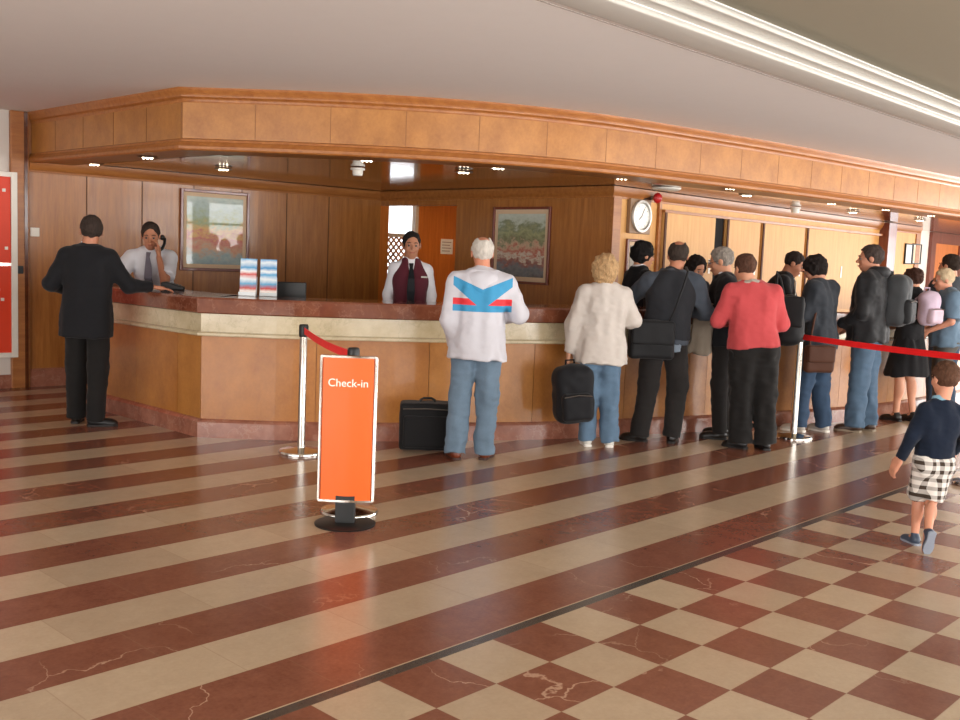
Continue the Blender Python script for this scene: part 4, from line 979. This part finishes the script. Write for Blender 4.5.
def shoulder_bag(loc, rz, label, c, size=(.17, .06, .13), cat='bag', strap=None, name='shoulder_bag', soft=.006):
    e = empty(name, loc, rz, label, cat); m = cloth('bag', c, .6, .1, 140, .3); sx, sy, sz = size
    F_ = Fld((-sx-.05, -sy-.06, -sz-.05), (sx+.05, sy+.06, sz+.05), .009); F_.add(rbox((0, 0, 0), (sx, sy, sz), .035 if soft < .01 else .08), 0); F_.folds(soft, 12, 2)
    link('bag_body', F_.mesh('bag_body'), m, e)
    F_ = Fld((-sx-.05, -sy-.07, -sz*.4), (sx+.05, .03, sz+.05), .009); F_.add(rbox((0, -sy*.95, sz*.35), (sx*.96, .022, sz*.62), .02), 0); F_.folds(.004, 14, 5)
    link('flap', F_.mesh('flap'), m, e)
    if strap:
        bm = B(); strip(bm, strap, .035, .006, Vector((1, 0, 0))) if False else tube(bm, strap, .011, 6); obj('strap', bm, m, e, smooth=True)
    return e

# ---------------------------------------------------------------- the cast
suit_m = cloth('black_suit', '#17171a', .8); trs_black = cloth('black_trousers', '#1b1918', .85)
denim = lambda c: cloth('denim', c, .9, .16, 180, .35)
white_shirt = cloth('white_shirt', '#d8d6da', .8, .04)

def build_suit_man():
    p = Person((1.205, 5.446, 0), VY, 'man in black suit leaning his right arm on the desk, far left', 1.76,
        dict(H=(.02, .01, 1.635), EL=(-.295, -.03, 1.17), WL=(-.20, .20, 1.10), ER=(.31, .08, 1.17), WR=(.44, .24, 1.165), AL=(-.15, .13, .085), AR=(.06, 0, .085), HL=(-.10, 0, .92), HR=(.07, 0, .92), KL=(-.14, .10, .49), KR=(.075, .02, .49),
             TR=(1, .35, 0), TL=(-.2, 1, 0), C=(0, .01, 1.28), P=(-.015, 0, .94)), head=(.45, 0, 0), skin='#b97f62', vox=.0075,
        hands=(None, ((1, .35, -.12), (0, 0, -1), .15, (0, 1, 0))))
    p.hair('#3b302a', 'short'); p.face()
    p.trousers(trs_black, hem=.076, knee=.082, thigh=.10, label='black suit trousers')
    p.top(suit_m, 'suit_jacket', .034, .745, 1.0, .050, up=.062, elbow=.062, folds=.006, flare=.008)
    p.collar(white_shirt, 'shirt_collar', .058, .052); p.shoes('#0e0c0c')
build_suit_man()

def build_phone_clerk():
    p = Person((2.42, 6.58, 0), VY+PI, 'clerk in white short-sleeved shirt talking on the telephone behind the desk', 1.80,
        dict(P=(0, -.10, .93), C=(0, .05, 1.27), N=(0, .11, 1.45), H=(-.01, .16, 1.595), SR=(.19, .10, 1.39), SL=(-.18, .09, 1.39), ER=(.29, .30, 1.135), WR=(.07, .44, 1.13),
             EL=(-.21, .36, 1.125), WL=(-.125, .27, 1.37), HL=(-.09, -.10, .92), HR=(.09, -.10, .92)), head=(.25, -.25, 0), skin='#b77e60', vox=.007,
        hands=(((.12, -.25, 1), (.85, .1, .1), .55, (.2, .9, 0)), ((-1, .15, -.05), (0, 0, -1), .2, (0, 1, 0))))
    p.hair('#3a2e27', 'crop'); p.face()
    p.trousers(trs_black)
    p.top(white_shirt, 'shirt', .026, .90, .36, up=.060, folds=.006); p.collar(white_shirt, 'collar', .058, .04); p.tie('#6d6670'); p.shoes('#111111')
    R = p.root; bpy.context.view_layer.update()
    e = empty('telephone_handset', (0, 0, 0), 0, 'black telephone handset held to the clerk\'s ear', 'telephone handset')
    a = p.hp((-.098, -.01, -.02)); b = p.hp((-.070, .10, -.115)); mw = Matrix.LocRotScale(R.location, R.rotation_euler, R.scale)
    a, b = mw @ Vector(a), mw @ Vector(b); e.location = b; d = a-b
    n = Vector((-d.y, d.x, 0)).normalized(); out = (mw @ Vector(p.hp((-.16, .05, -.06)))-(a+b)/2).normalized()
    bm = B(); tube(bm, [-out*.0, out*.03+d*.15, out*.038+d*.5, out*.03+d*.85, d], [.02, .016, .014, .016, .02], 10); obj('grip', bm, M_black, e, smooth=True)
    for q in (Vector((0, 0, 0)), d):
        bm = B(); bmesh.ops.create_uvsphere(bm, u_segments=14, v_segments=8, radius=.026, matrix=Matrix.Translation(q)); obj('ear_cup', bm, M_black, e, smooth=True)
build_phone_clerk()

def build_vest_clerk():
    p = Person((3.852, 4.42, 0), VY+PI+.12, 'clerk in dark red waistcoat and tie standing before the bright office doorway', 1.765,
        dict(SL=(-.155, -.01, 1.41), SR=(.155, -.01, 1.41), EL=(-.205, -.05, 1.14), ER=(.205, -.05, 1.14), WL=(-.19, .06, .90), WR=(.19, .06, .90)), head=(.05, -.08, 0), skin='#b07c60', w=.86)
    p.hair('#221c1a', 'crop'); p.face(); p.trousers(trs_black)
    p.top(white_shirt, 'shirt', .014, .92, 1.0, .04, up=.062, elbow=.056, folds=.007)
    p.top(cloth('waistcoat', '#54202a', .8), 'waistcoat', .024, .93, sleeves=False, folds=.003, up=.02, vn=-.04); p.collar(white_shirt, 'collar', .058, .04); p.tie('#17181c'); p.shoes('#111111')
    bm = B(); box(bm, (-.15, .155, 1.31), (-.09, .163, 1.325)); obj('name_badge', bm, M_steel, p.root)
build_vest_clerk()

def jacket_bands():
    t = NT('white_windcheater_with_blue_and_red_bands'); tc = t.t.nodes.new('ShaderNodeTexCoord'); sp = t.t.nodes.new('ShaderNodeSeparateXYZ'); t.l(tc.outputs['Object'], sp.inputs[0])
    x, z = sp.outputs[0], sp.outputs[2]; ax = t.math('ABSOLUTE', t.math('SUBTRACT', x, .048)); m = lambda a, b: t.math('MULTIPLY', a, b)
    gt = lambda a, b: t.math('GREATER_THAN', a, b); lt = lambda a, b: t.math('LESS_THAN', a, b)
    near = lt(ax, .225)
    lo = t.math('ADD', 1.17, m(ax, .80)); hi = t.math('ADD', 1.325, m(ax, .42))
    blue1 = m(m(gt(z, lo), lt(z, hi)), near)
    below = m(lt(z, lo), near)
    red = m(m(m(gt(z, 1.205), lt(z, 1.255)), below), 1.0); blue2 = m(m(gt(z, 1.155), lt(z, 1.206)), m(below, gt(ax, .0)))
    hem = lt(z, .793)
    W_, Bc, Rc = lin('#c4c2c8'), lin('#3a90bc'), lin('#d8353c')
    c = t.mix(t.math('MAXIMUM', blue1, blue2), W_, Bc); c = t.mix(red, c, Rc); c = t.mix(hem, c, lin('#cfcdd2')); t.col(c); t.set(.6, spec=.3)
    t.bump(t.noise(t.coord(), 30, 3), .15, .01); return t.m
def build_white_jacket_man():
    p = Person((2.858, 2.603, 0), VY, 'white-haired man in white jacket with blue and red bands and blue jeans', 1.71, lean=.035, J=
        dict(P=(.055, 0, .94), C=(.09, .01, 1.27), N=(.09, .0, 1.455), H=(.088, .035, 1.625), SL=(-.10, 0, 1.39), SR=(.27, 0, 1.39), EL=(-.155, -.02, 1.08), WL=(-.13, .07, .86), ER=(.38, .02, 1.14), WR=(.26, .22, 1.10),
             HL=(-.04, 0, .91), HR=(.14, 0, .91), KL=(-.08, .02, .49), KR=(.13, .03, .49), AL=(-.115, -.02, .085), AR=(.115, .03, .085), TL=(-.35, 1, 0), TR=(.3, 1, 0)), head=(.12, -.05, 0), skin='#c28468', belly=.04, w=1.0)
    p.hair('#c9c2b8', 'bald', seed=4, var=.12); p.face(brow='#b8b0a6')
    p.trousers(denim('#66798a'), hem=.080, knee=.086, thigh=.106, folds=.009, label='loose light blue jeans')
    J = p.J
    p.top(jacket_bands(), 'windcheater', .036, .79, 1.0, .052, up=.074, elbow=.074, folds=.012, flare=.014, wid=1.03)
    bm = Fld(J['N']-.22, J['N']+.16, .008); bm.add(ell(J['N']+V3((0, -.075, -.055)), (.125, .06, .07)), 0); bm.add(ell(J['N']+V3((0, -.095, -.115)), (.085, .05, .085)), .04); bm.folds(.006, 20, 3)
    p.part('hood', bm, jacket_bands(), 'white hood with bright blue edge')
    p.collar(cloth('navy_collar', '#27387e'), 'polo_collar', .060, .055); p.shoes('#6b3018', '#3a1c10', label='brown leather shoe')
build_white_jacket_man()

def build_blonde():
    p = Person((4.144, 2.356, 0), VY, 'blonde woman in cream jacket and jeans, carrying a black backpack low', 1.61, lean=.05, J=
        dict(P=(.03, 0, .93), C=(.06, 0, 1.27), N=(.06, 0, 1.46), H=(.06, .01, 1.61), SL=(-.13, 0, 1.40), SR=(.24, 0, 1.40), EL=(-.23, -.01, 1.10), WL=(-.262, .02, .84), ER=(.33, .03, 1.15), WR=(.22, .21, 1.12),
             HL=(-.05, 0, .90), HR=(.11, 0, .90), KL=(-.08, .02, .49), KR=(.10, .02, .49), AL=(-.10, 0, .085), AR=(.105, 0, .085), TL=(-.1, 1, 0), TR=(.1, 1, 0)), skin='#cf9c80', w=1.02, belly=.02)
    p.hair('#b9966c', 'curly', seed=8, var=.3, label='wavy blonde hair')
    p.trousers(denim('#5b7288'), hem=.082, knee=.088, thigh=.108, folds=.010, label='blue jeans')
    p.top(cloth('cream_jacket', '#c3bab2', .7, .05), 'jacket', .030, .76, 1.0, .050, up=.066, elbow=.064, folds=.013, flare=.035)
    p.shoes('#d8d4cc', '#e8e4dc', label='white trainer')
build_blonde()
backpack((3.93, 2.48, .435), VY+.2, 'black backpack held low in the blonde woman\'s left hand', '#17171a', (.165, .11, .235), tilt=(0, -.08))

def build_vest_man():
    p = Person((4.727, 2.179, 0), VY, 'man in dark grey shirt and black vest with black shoulder bag', 1.765, lean=.058, J=
        dict(P=(.085, 0, .94), C=(.14, .02, 1.28), N=(.15, .0, 1.46), H=(.20, .03, 1.625), SL=(-.04, .03, 1.40), SR=(.345, -.02, 1.40), EL=(-.18, .17, 1.23), WL=(-.06, .40, 1.26), ER=(.45, .03, 1.12), WR=(.33, .26, 1.12),
             HL=(.0, 0, .92), HR=(.17, 0, .92), KL=(-.055, .02, .50), KR=(.20, .03, .50), AL=(-.13, .0, .085), AR=(.145, 0, .085), TL=(-1, .55, 0), TR=(.35, 1, 0)), skin='#b27a5e', w=1.05)
    p.hair('#3c322c', 'bald', seed=5); p.trousers(cloth('charcoal_trousers', '#242120'), hem=.078, knee=.085, label='charcoal trousers')
    p.top(cloth('grey_blue_shirt', '#40464f', .8), 'shirt', .026, .86, 1.0, .048, up=.066, elbow=.062, folds=.012)
    p.top(cloth('black_vest', '#25262a', .8), 'vest', .036, .90, sleeves=False, up=.02, folds=.006); p.collar(cloth('grey_blue_shirt', '#40464f', .8), 'collar', .06, .05); p.shoes('#161210')
    F_ = Fld((-.02, -.22, .76), (.30, .0, .94), .008); F_.add(loft([(.09, -.135, .79), (.09, -.13, .93)], [.07, .05], [.016, .014]), 0); F_.folds(.004, 20, 2)
    p.part('shirt_tail', F_, cloth('pale_shirt_tail', '#6f7a86'), 'pale blue-grey shirt tail')
build_vest_man()
shoulder_bag((4.555, 2.165, .90), VY+.05, 'black shoulder bag resting on the back hip of the vest wearer', '#141416', (.19, .07, .165),
    strap=[(.12, -.02, .10), (.17, -.10, .28), (.22, -.10, .45), (.27, -.04, .58), (.285, .10, .615)])

def build_staff_woman():
    p = Person((5.69, 3.10, 0), VY-1.25, 'dark-haired staff member in black jacket facing right, below the clock', 1.77,
        dict(H=(0, .03, 1.625), EL=(-.22, .02, 1.14), ER=(.22, .02, 1.14), WL=(-.14, .24, 1.08), WR=(.14, .24, 1.08)), head=(0, -.12, 0), skin='#c79070', w=.95)
    p.hair('#171312', 'full', seed=9); p.face(); p.trousers(trs_black)
    p.top(white_shirt, 'blouse', .012, .92, .9, .04, folds=.004); p.top(suit_m, 'jacket', .026, .80, 1.0, .045, folds=.006, vn=.10); p.collar(white_shirt, 'collar', .062, .05); p.shoes('#111111')
build_staff_woman()
def build_staff_face():
    p = Person((6.39, 2.93, 0), VY+PI+.5, 'dark-haired staff member seen between the vest man and grey-haired man', 1.67,
        dict(H=(0, .05, 1.60), EL=(-.22, .02, 1.14), ER=(.22, .02, 1.14), WL=(-.14, .24, 1.06), WR=(.14, .24, 1.06)), head=(0, -.3, 0), skin='#b98468', w=.92)
    p.hair('#1e1714', 'bob', seed=10); p.face(); p.trousers(trs_black)
    p.top(white_shirt, 'blouse', .012, .92, .9, .04, folds=.004); p.top(suit_m, 'jacket', .026, .80, 1.0, .045, folds=.006, vn=.10); p.collar(white_shirt, 'collar', .058, .045); p.shoes('#111111')
build_staff_face()
def build_grey_man():
    p = Person((5.44, 1.98, 0), VY+1.25, 'grey-haired man with glasses and dark jacket facing left at the desk', 1.745,
        dict(C=(0, .03, 1.28), N=(0, .03, 1.46), H=(0, .075, 1.61), EL=(-.23, .03, 1.14), ER=(.23, .06, 1.15), WL=(-.12, .27, 1.17), WR=(.12, .27, 1.15)), head=(.0, -.22, 0), skin='#c08a6c')
    p.hair('#8d857c', 'short', seed=11, label='short grey hair'); p.face(brow='#7a726a', glasses=True)
    p.trousers(cloth('charcoal_trousers', '#242120')); p.top(cloth('black_jacket', '#1b1b1e'), 'jacket', .032, .84, 1.0, .05, folds=.010); p.collar(white_shirt, 'collar', .06, .05); p.shoes('#14100f')
build_grey_man()
F_ = Fld((-.19, -.12, -.42), (.19, .12, .12), .008)
F_.add(loft([(0, 0, -.36), (0, 0, -.1), (0, 0, .05)], [.13, .12, .10], [.05, .055, .06]), 0); F_.add(cone((-.09, 0, .04), (.09, 0, .04), .055, .055), .03); F_.folds(.018, 11, 4, (1.6, 1, .3)); F_.folds(.008, 24, 6, (1.5, 1, .4))
o = link('folded_coat', F_.mesh('folded_coat'), cloth('grey_beige_coat', '#857a6c', .85)); o.location = (5.17, 2.05, 1.12); o.rotation_euler = (0, 0, VY+.2); tagp(o, 'grey-beige coat draped over the grey-haired man\'s arm', 'coat')

def build_red_woman():
    p = Person((5.15, 1.502, 0), VY, 'brown-haired woman in coral red top, scarf and black trousers', 1.69, lean=.035, J=
        dict(P=(.0, 0, .94), C=(-.02, .02, 1.27), N=(-.04, .02, 1.455), H=(-.085, .05, 1.605), SL=(-.21, .0, 1.39), SR=(.17, 0, 1.39), EL=(-.30, .04, 1.12), ER=(.245, .04, 1.11), WL=(-.19, .27, 1.10), WR=(.14, .26, 1.08),
             HL=(-.08, 0, .92), HR=(.10, 0, .92), KL=(-.085, .03, .49), KR=(.115, .02, .49), AL=(-.085, 0, .085), AR=(.13, 0, .085), TL=(-.9, .9, 0), TR=(-.1, 1, 0)), head=(.35, -.2, 0), skin='#c48e70', w=1.08, belly=.03)
    p.hair('#53382b', 'short', seed=12, label='short brown hair'); p.face()
    p.trousers(trs_black, hem=.105, knee=.095, thigh=.118, folds=.010, label='wide black trousers')
    p.top(cloth('coral_red_knit', '#b8484a', .85, .05), 'top', .036, .90, 1.0, .048, up=.066, elbow=.062, folds=.010)
    F_ = Fld(p.J['N']-.16, p.J['N']+.16, .008); N = p.J['N']
    for a in np.linspace(0, 2*PI, 13)[:-1]: F_.add(cone(N+V3((.07*math.cos(a), .06*math.sin(a), -.005)), N+V3((.07*math.cos(a+.52), .06*math.sin(a+.52), -.005)), .034, .034), .02)
    F_.folds(.012, 26, 3, (1, 1, 2.5)); p.part('scarf', F_, cloth('grey_patterned_scarf', '#a59c90', .9, .35, 60), 'grey-white patterned scarf'); p.shoes('#131111')
build_red_woman()
shoulder_bag((5.68, 1.49, 1.09), VY-.3, 'large black bag hanging between the red top and the dark shirt', '#151517', (.12, .09, .22), soft=.018,
    strap=[(-.06, 0, .22), (-.10, .02, .36), (-.13, .04, .42), (-.13, .08, .30), (-.08, .05, .20)])

def build_staff_suit():
    p = Person((7.51, 2.60, 0), VY-1.95, 'staff man in black suit and pale tie bending over papers, right of centre', 1.80,
        dict(C=(0, .06, 1.27), N=(0, .11, 1.44), H=(0, .19, 1.58), SL=(-.18, .1, 1.39), SR=(.18, .1, 1.39), EL=(-.23, .18, 1.14), ER=(.23, .18, 1.14), WL=(-.10, .40, 1.17), WR=(.10, .40, 1.17)), head=(0, -.45, 0), skin='#b57c60', hands=(((0, 1, 0), (0, 0, -1), .3, (1, 0, 0)), ((0, 1, 0), (0, 0, -1), .3, (-1, 0, 0))))
    p.hair('#2b211d', 'crop', seed=13); p.face(); p.trousers(trs_black)
    p.top(white_shirt, 'shirt', .012, .92, .95, .038, folds=.004); p.top(suit_m, 'suit_jacket', .028, .78, .95, .048, folds=.007, vn=.02); p.collar(white_shirt, 'collar', .058, .045); p.tie('#b9b2a4'); p.shoes('#111111')
build_staff_suit()
paper(7.62, 2.16, 1.131, .3, 'white papers on the desk under the bending staff man')

def build_dark_shirt():
    p = Person((6.519, 1.596, 0), VY+.75, 'short-haired woman in charcoal shirt and jeans, looking down at the desk', 1.72,
        dict(C=(0, .03, 1.27), N=(0, .055, 1.45), H=(0, .10, 1.595), EL=(-.23, .06, 1.13), ER=(.23, .05, 1.13), WL=(-.13, .30, 1.15), WR=(.13, .28, 1.12), AL=(-.12, .08, .085), AR=(.11, -.05, .085), KL=(-.10, .07, .49), KR=(.10, .01, .49)), head=(.3, -.5, 0), skin='#b9846a', w=1.0)
    p.hair('#1d1614', 'full', seed=14); p.face(); p.trousers(denim('#34465c'), hem=.076, knee=.088, thigh=.106, folds=.008, label='dark blue jeans')
    p.top(cloth('charcoal_shirt', '#2e3238', .8), 'shirt', .030, .80, 1.0, .048, up=.064, elbow=.060, folds=.012, flare=.015); p.collar(cloth('charcoal_shirt', '#2e3238', .8), 'collar', .058, .05); p.shoes('#b9b2a8', '#e2dcd2', label='pale trainer')
build_dark_shirt()
shoulder_bag((6.345, 1.50, .72), VY+.1, 'brown leather shoulder bag on the hip of the woman in charcoal shirt', '#4a2b1c', (.14, .05, .13),
    strap=[(-.10, 0, .12), (-.06, .03, .35), (.0, .08, .60), (.02, .16, .70)])

def build_black_jacket():
    p = Person((7.002, 1.333, 0), VY+.95, 'man in black hooded jacket and jeans wearing a dark grey rucksack', 1.82,
        dict(H=(0, .03, 1.63), EL=(-.22, -.0, 1.12), ER=(.23, -.01, 1.11), WL=(-.14, .20, .98), WR=(.14, .20, .97), AL=(-.10, .03, .085), AR=(.09, -.05, .085), HL=(-.08, 0, .92), HR=(.08, 0, .92), KL=(-.09, .03, .49), KR=(.09, .0, .49), TL=(-.1, 1, 0), TR=(.15, 1, 0)), head=(.35, -.05, 0), skin='#b98267', w=1.05, belly=.02)
    p.hair('#403530', 'short', seed=15); p.face()
    p.trousers(denim('#4c6074'), hem=.082, knee=.088, thigh=.108, folds=.011, label='blue jeans')
    p.top(cloth('black_hooded_jacket', '#1f1f21', .6, .1), 'hooded_jacket', .042, .84, 1.0, .055, up=.076, elbow=.074, folds=.015)
    F_ = Fld(p.J['N']-.2, p.J['N']+.2, .009); N = p.J['N']
    for a in np.linspace(.35, PI*2+PI-.35-PI+.0, 14): pass
    for a in np.linspace(PI*.95, PI*2.05, 10): F_.add(ell(N+V3((.085*math.cos(a), .075*math.sin(a)-.02, .005)), (.042, .042, .05)), .03)
    F_.folds(.008, 22, 5); p.part('hood', F_, cloth('black_hooded_jacket', '#1f1f21', .6, .1)); p.shoes('#3b271c', '#8a7a66', label='brown shoe')
build_black_jacket()
backpack((7.19, 1.15, 1.27), VY+.95, 'dark grey and black rucksack on the back of the hooded-jacket man', '#3c3e40', (.16, .11, .24), c2='#232426')

def build_skirt_woman():
    p = Person((8.09, 1.34, 0), VY+.6, 'woman in black top and flared black skirt with bare legs', 1.64,
        dict(H=(0, .03, 1.60), EL=(-.21, .02, 1.12), ER=(.21, .02, 1.12), WL=(-.13, .24, 1.06), WR=(.13, .24, 1.06), AL=(-.09, .03, .085), AR=(.09, -.06, .085)), head=(.4, -.1, 0), skin='#cf9a7e', w=.98)
    p.hair('#3a2219', 'updo', seed=16, label='dark hair pinned up'); p.face()
    p.top(cloth('black_knit_top', '#161517', .9), 'top', .018, .92, .25, up=.058, folds=.006)
    F_ = Fld((-.42, -.38, .42), (.42, .38, 1.1), .0095); F_.add(loft([(0, 0, .52), (0, 0, .75), (0, 0, .96), (0, 0, 1.03)], [.29, .235, .175, .155], [.22, .18, .125, .11], p=2.0), 0); F_.folds(.020, 13, 3, (1.3, 1.3, .12)); p.part('skirt', F_, cloth('black_skirt', '#141315', .9)); p.shoes('#1a1412')
build_skirt_woman()
backpack((7.99, 1.13, 1.19), VY+.45, 'small lilac backpack on the back of the woman in the black skirt', '#b8a4b4', (.12, .075, .17), c2='#c7b0bd')

def build_old_man():
    p = Person((8.50, 1.12, 0), VY+1.35, 'older man with pale hair and blue-grey shirt, near the right edge', 1.66,
        dict(H=(0, .07, 1.60), N=(0, .02, 1.46), EL=(-.22, .0, 1.12), ER=(.23, .02, 1.12), WL=(-.15, .22, 1.0), WR=(.15, .2, .98)), head=(.1, -.15, 0), skin='#cb8f74', w=1.02, belly=.03)
    p.hair('#c3ad8c', 'short', seed=17, var=.15, label='short pale hair'); p.face(brow='#a8946f'); p.trousers(cloth('grey_trousers', '#57534e'))
    p.top(cloth('blue_grey_shirt', '#5f7486', .8), 'shirt', .028, .84, .45, up=.068, folds=.012); p.collar(cloth('blue_grey_shirt', '#5f7486', .8), 'collar', .06, .045); p.shoes('#2a1f18')
build_old_man()
def build_tee_man():
    p = Person((9.08, 1.32, 0), VY+.35, 'tall dark-haired man in dark grey T-shirt at the right edge', 1.80,
        dict(H=(0, .02, 1.625)), head=(.3, 0, 0), skin='#c08a6e', w=1.05)
    p.hair('#2f241d', 'short', seed=18); p.face(); p.trousers(denim('#3c4a5c')); p.top(cloth('dark_tee', '#3a3d42', .85), 'tee_shirt', .026, .84, .38, up=.064, folds=.010); p.shoes('#222222')
build_tee_man()

def plaid():
    t = NT('brown_and_white_plaid'); tc = t.t.nodes.new('ShaderNodeTexCoord'); sp = t.t.nodes.new('ShaderNodeSeparateXYZ'); t.l(tc.outputs['Object'], sp.inputs[0])
    def st(v, k, w_=.5): return t.math('LESS_THAN', t.math('FRACT', t.math('MULTIPLY', v, k)), w_)
    hx = t.math('MAXIMUM', 0, st(t.math('ADD', sp.outputs[0], t.math('MULTIPLY', sp.outputs[1], .6)), 13, .45)); hz = st(sp.outputs[2], 13, .45)
    c = t.mix(t.math('MULTIPLY', t.math('ADD', hx, hz), .5), lin('#d9d2ca'), lin('#3f342c')); t.col(c); t.set(.9, spec=.2); return t.m
def build_boy():
    p = Person((3.181, -.622, 0), VY+.12, 'small boy in navy sweater and plaid shorts walking, bottom right', 1.085, lean=.06, J=
        dict(P=(.13, 0, .80), C=(.15, .0, 1.11), N=(.185, 0, 1.345), H=(.225, .02, 1.55), SL=(.02, 0, 1.27), SR=(.33, 0, 1.27), EL=(-.10, -.03, 1.02), WL=(-.165, .06, .80), ER=(.43, -.04, 1.04), WR=(.41, .14, .86),
             HL=(.055, 0, .78), HR=(.205, 0, .78), KL=(.04, .09, .42), KR=(.10, -.02, .42), AL=(.0, .06, .085), AR=(-.05, -.24, .19), TL=(-.1, 1, 0), TR=(.05, .35, -.9)),
        head=(.1, -.1, 0), skin='#c98f74', hs=1.32, w=.98, vox=.009)
    p.hair('#5e4030', 'short', seed=19, label='short brown hair'); p.face()
    p.trousers(plaid(), name='shorts', hem=.105, thigh=.115, short=.96, seat=.095, label='brown and white plaid shorts', top=.06)
    p.top(cloth('navy_knit', '#151d2c', .95), 'sweater', .030, .83, 1.0, .050, up=.066, elbow=.062, folds=.010, flare=-.02)
    p.collar(cloth('light_blue_collar', '#7fa6b8'), 'shirt_collar', .070, .055); p.shoes('#3a4658', '#8c93a0', label='grey-blue sandal')
build_boy()

# ---------------------------------------------------------------- luggage on the floor
e = empty('suitcase', (2.80, 3.03, 0), VY+.08, 'black soft-sided suitcase standing on the floor against the desk', 'suitcase')
m_ = cloth('black_ballistic_nylon', '#141314', .75, .1, 200, .4)
F_ = Fld((-.27, -.17, -.02), (.27, .17, .45), .008); F_.add(rbox((0, 0, .205), (.215, .115, .185), .03), 0); F_.folds(.004, 14, 3); link('shell', F_.mesh('shell'), m_, e)
F_ = Fld((-.22, -.19, .02), (.22, .0, .36), .008); F_.add(rbox((0, -.11, .17), (.185, .035, .125), .022), 0); link('front_pocket', F_.mesh('front_pocket'), m_, e)
bm = B(); tube(bm, [(-.06, 0, .375), (-.055, 0, .405), (-.03, 0, .418), (.03, 0, .418), (.055, 0, .405), (.06, 0, .375)], .010, 8); obj('carry_handle', bm, M_black, e, smooth=True)
bm = B(); tube(bm, [(-.19, -.118, .345), (0, -.122, .352), (.19, -.118, .345)], .004, 5); obj('zip', bm, M_steel, e)
for x in (-.15, .15):
    bm = B(); lathe(bm, [(0, -.012), (.022, -.012), (.026, 0), (.022, .012), (0, .012)], 16, Matrix.Translation((x, .07, .026)) @ Matrix.Rotation(PI/2, 4, 'Y')); obj('wheel', bm, M_black, e, smooth=True)
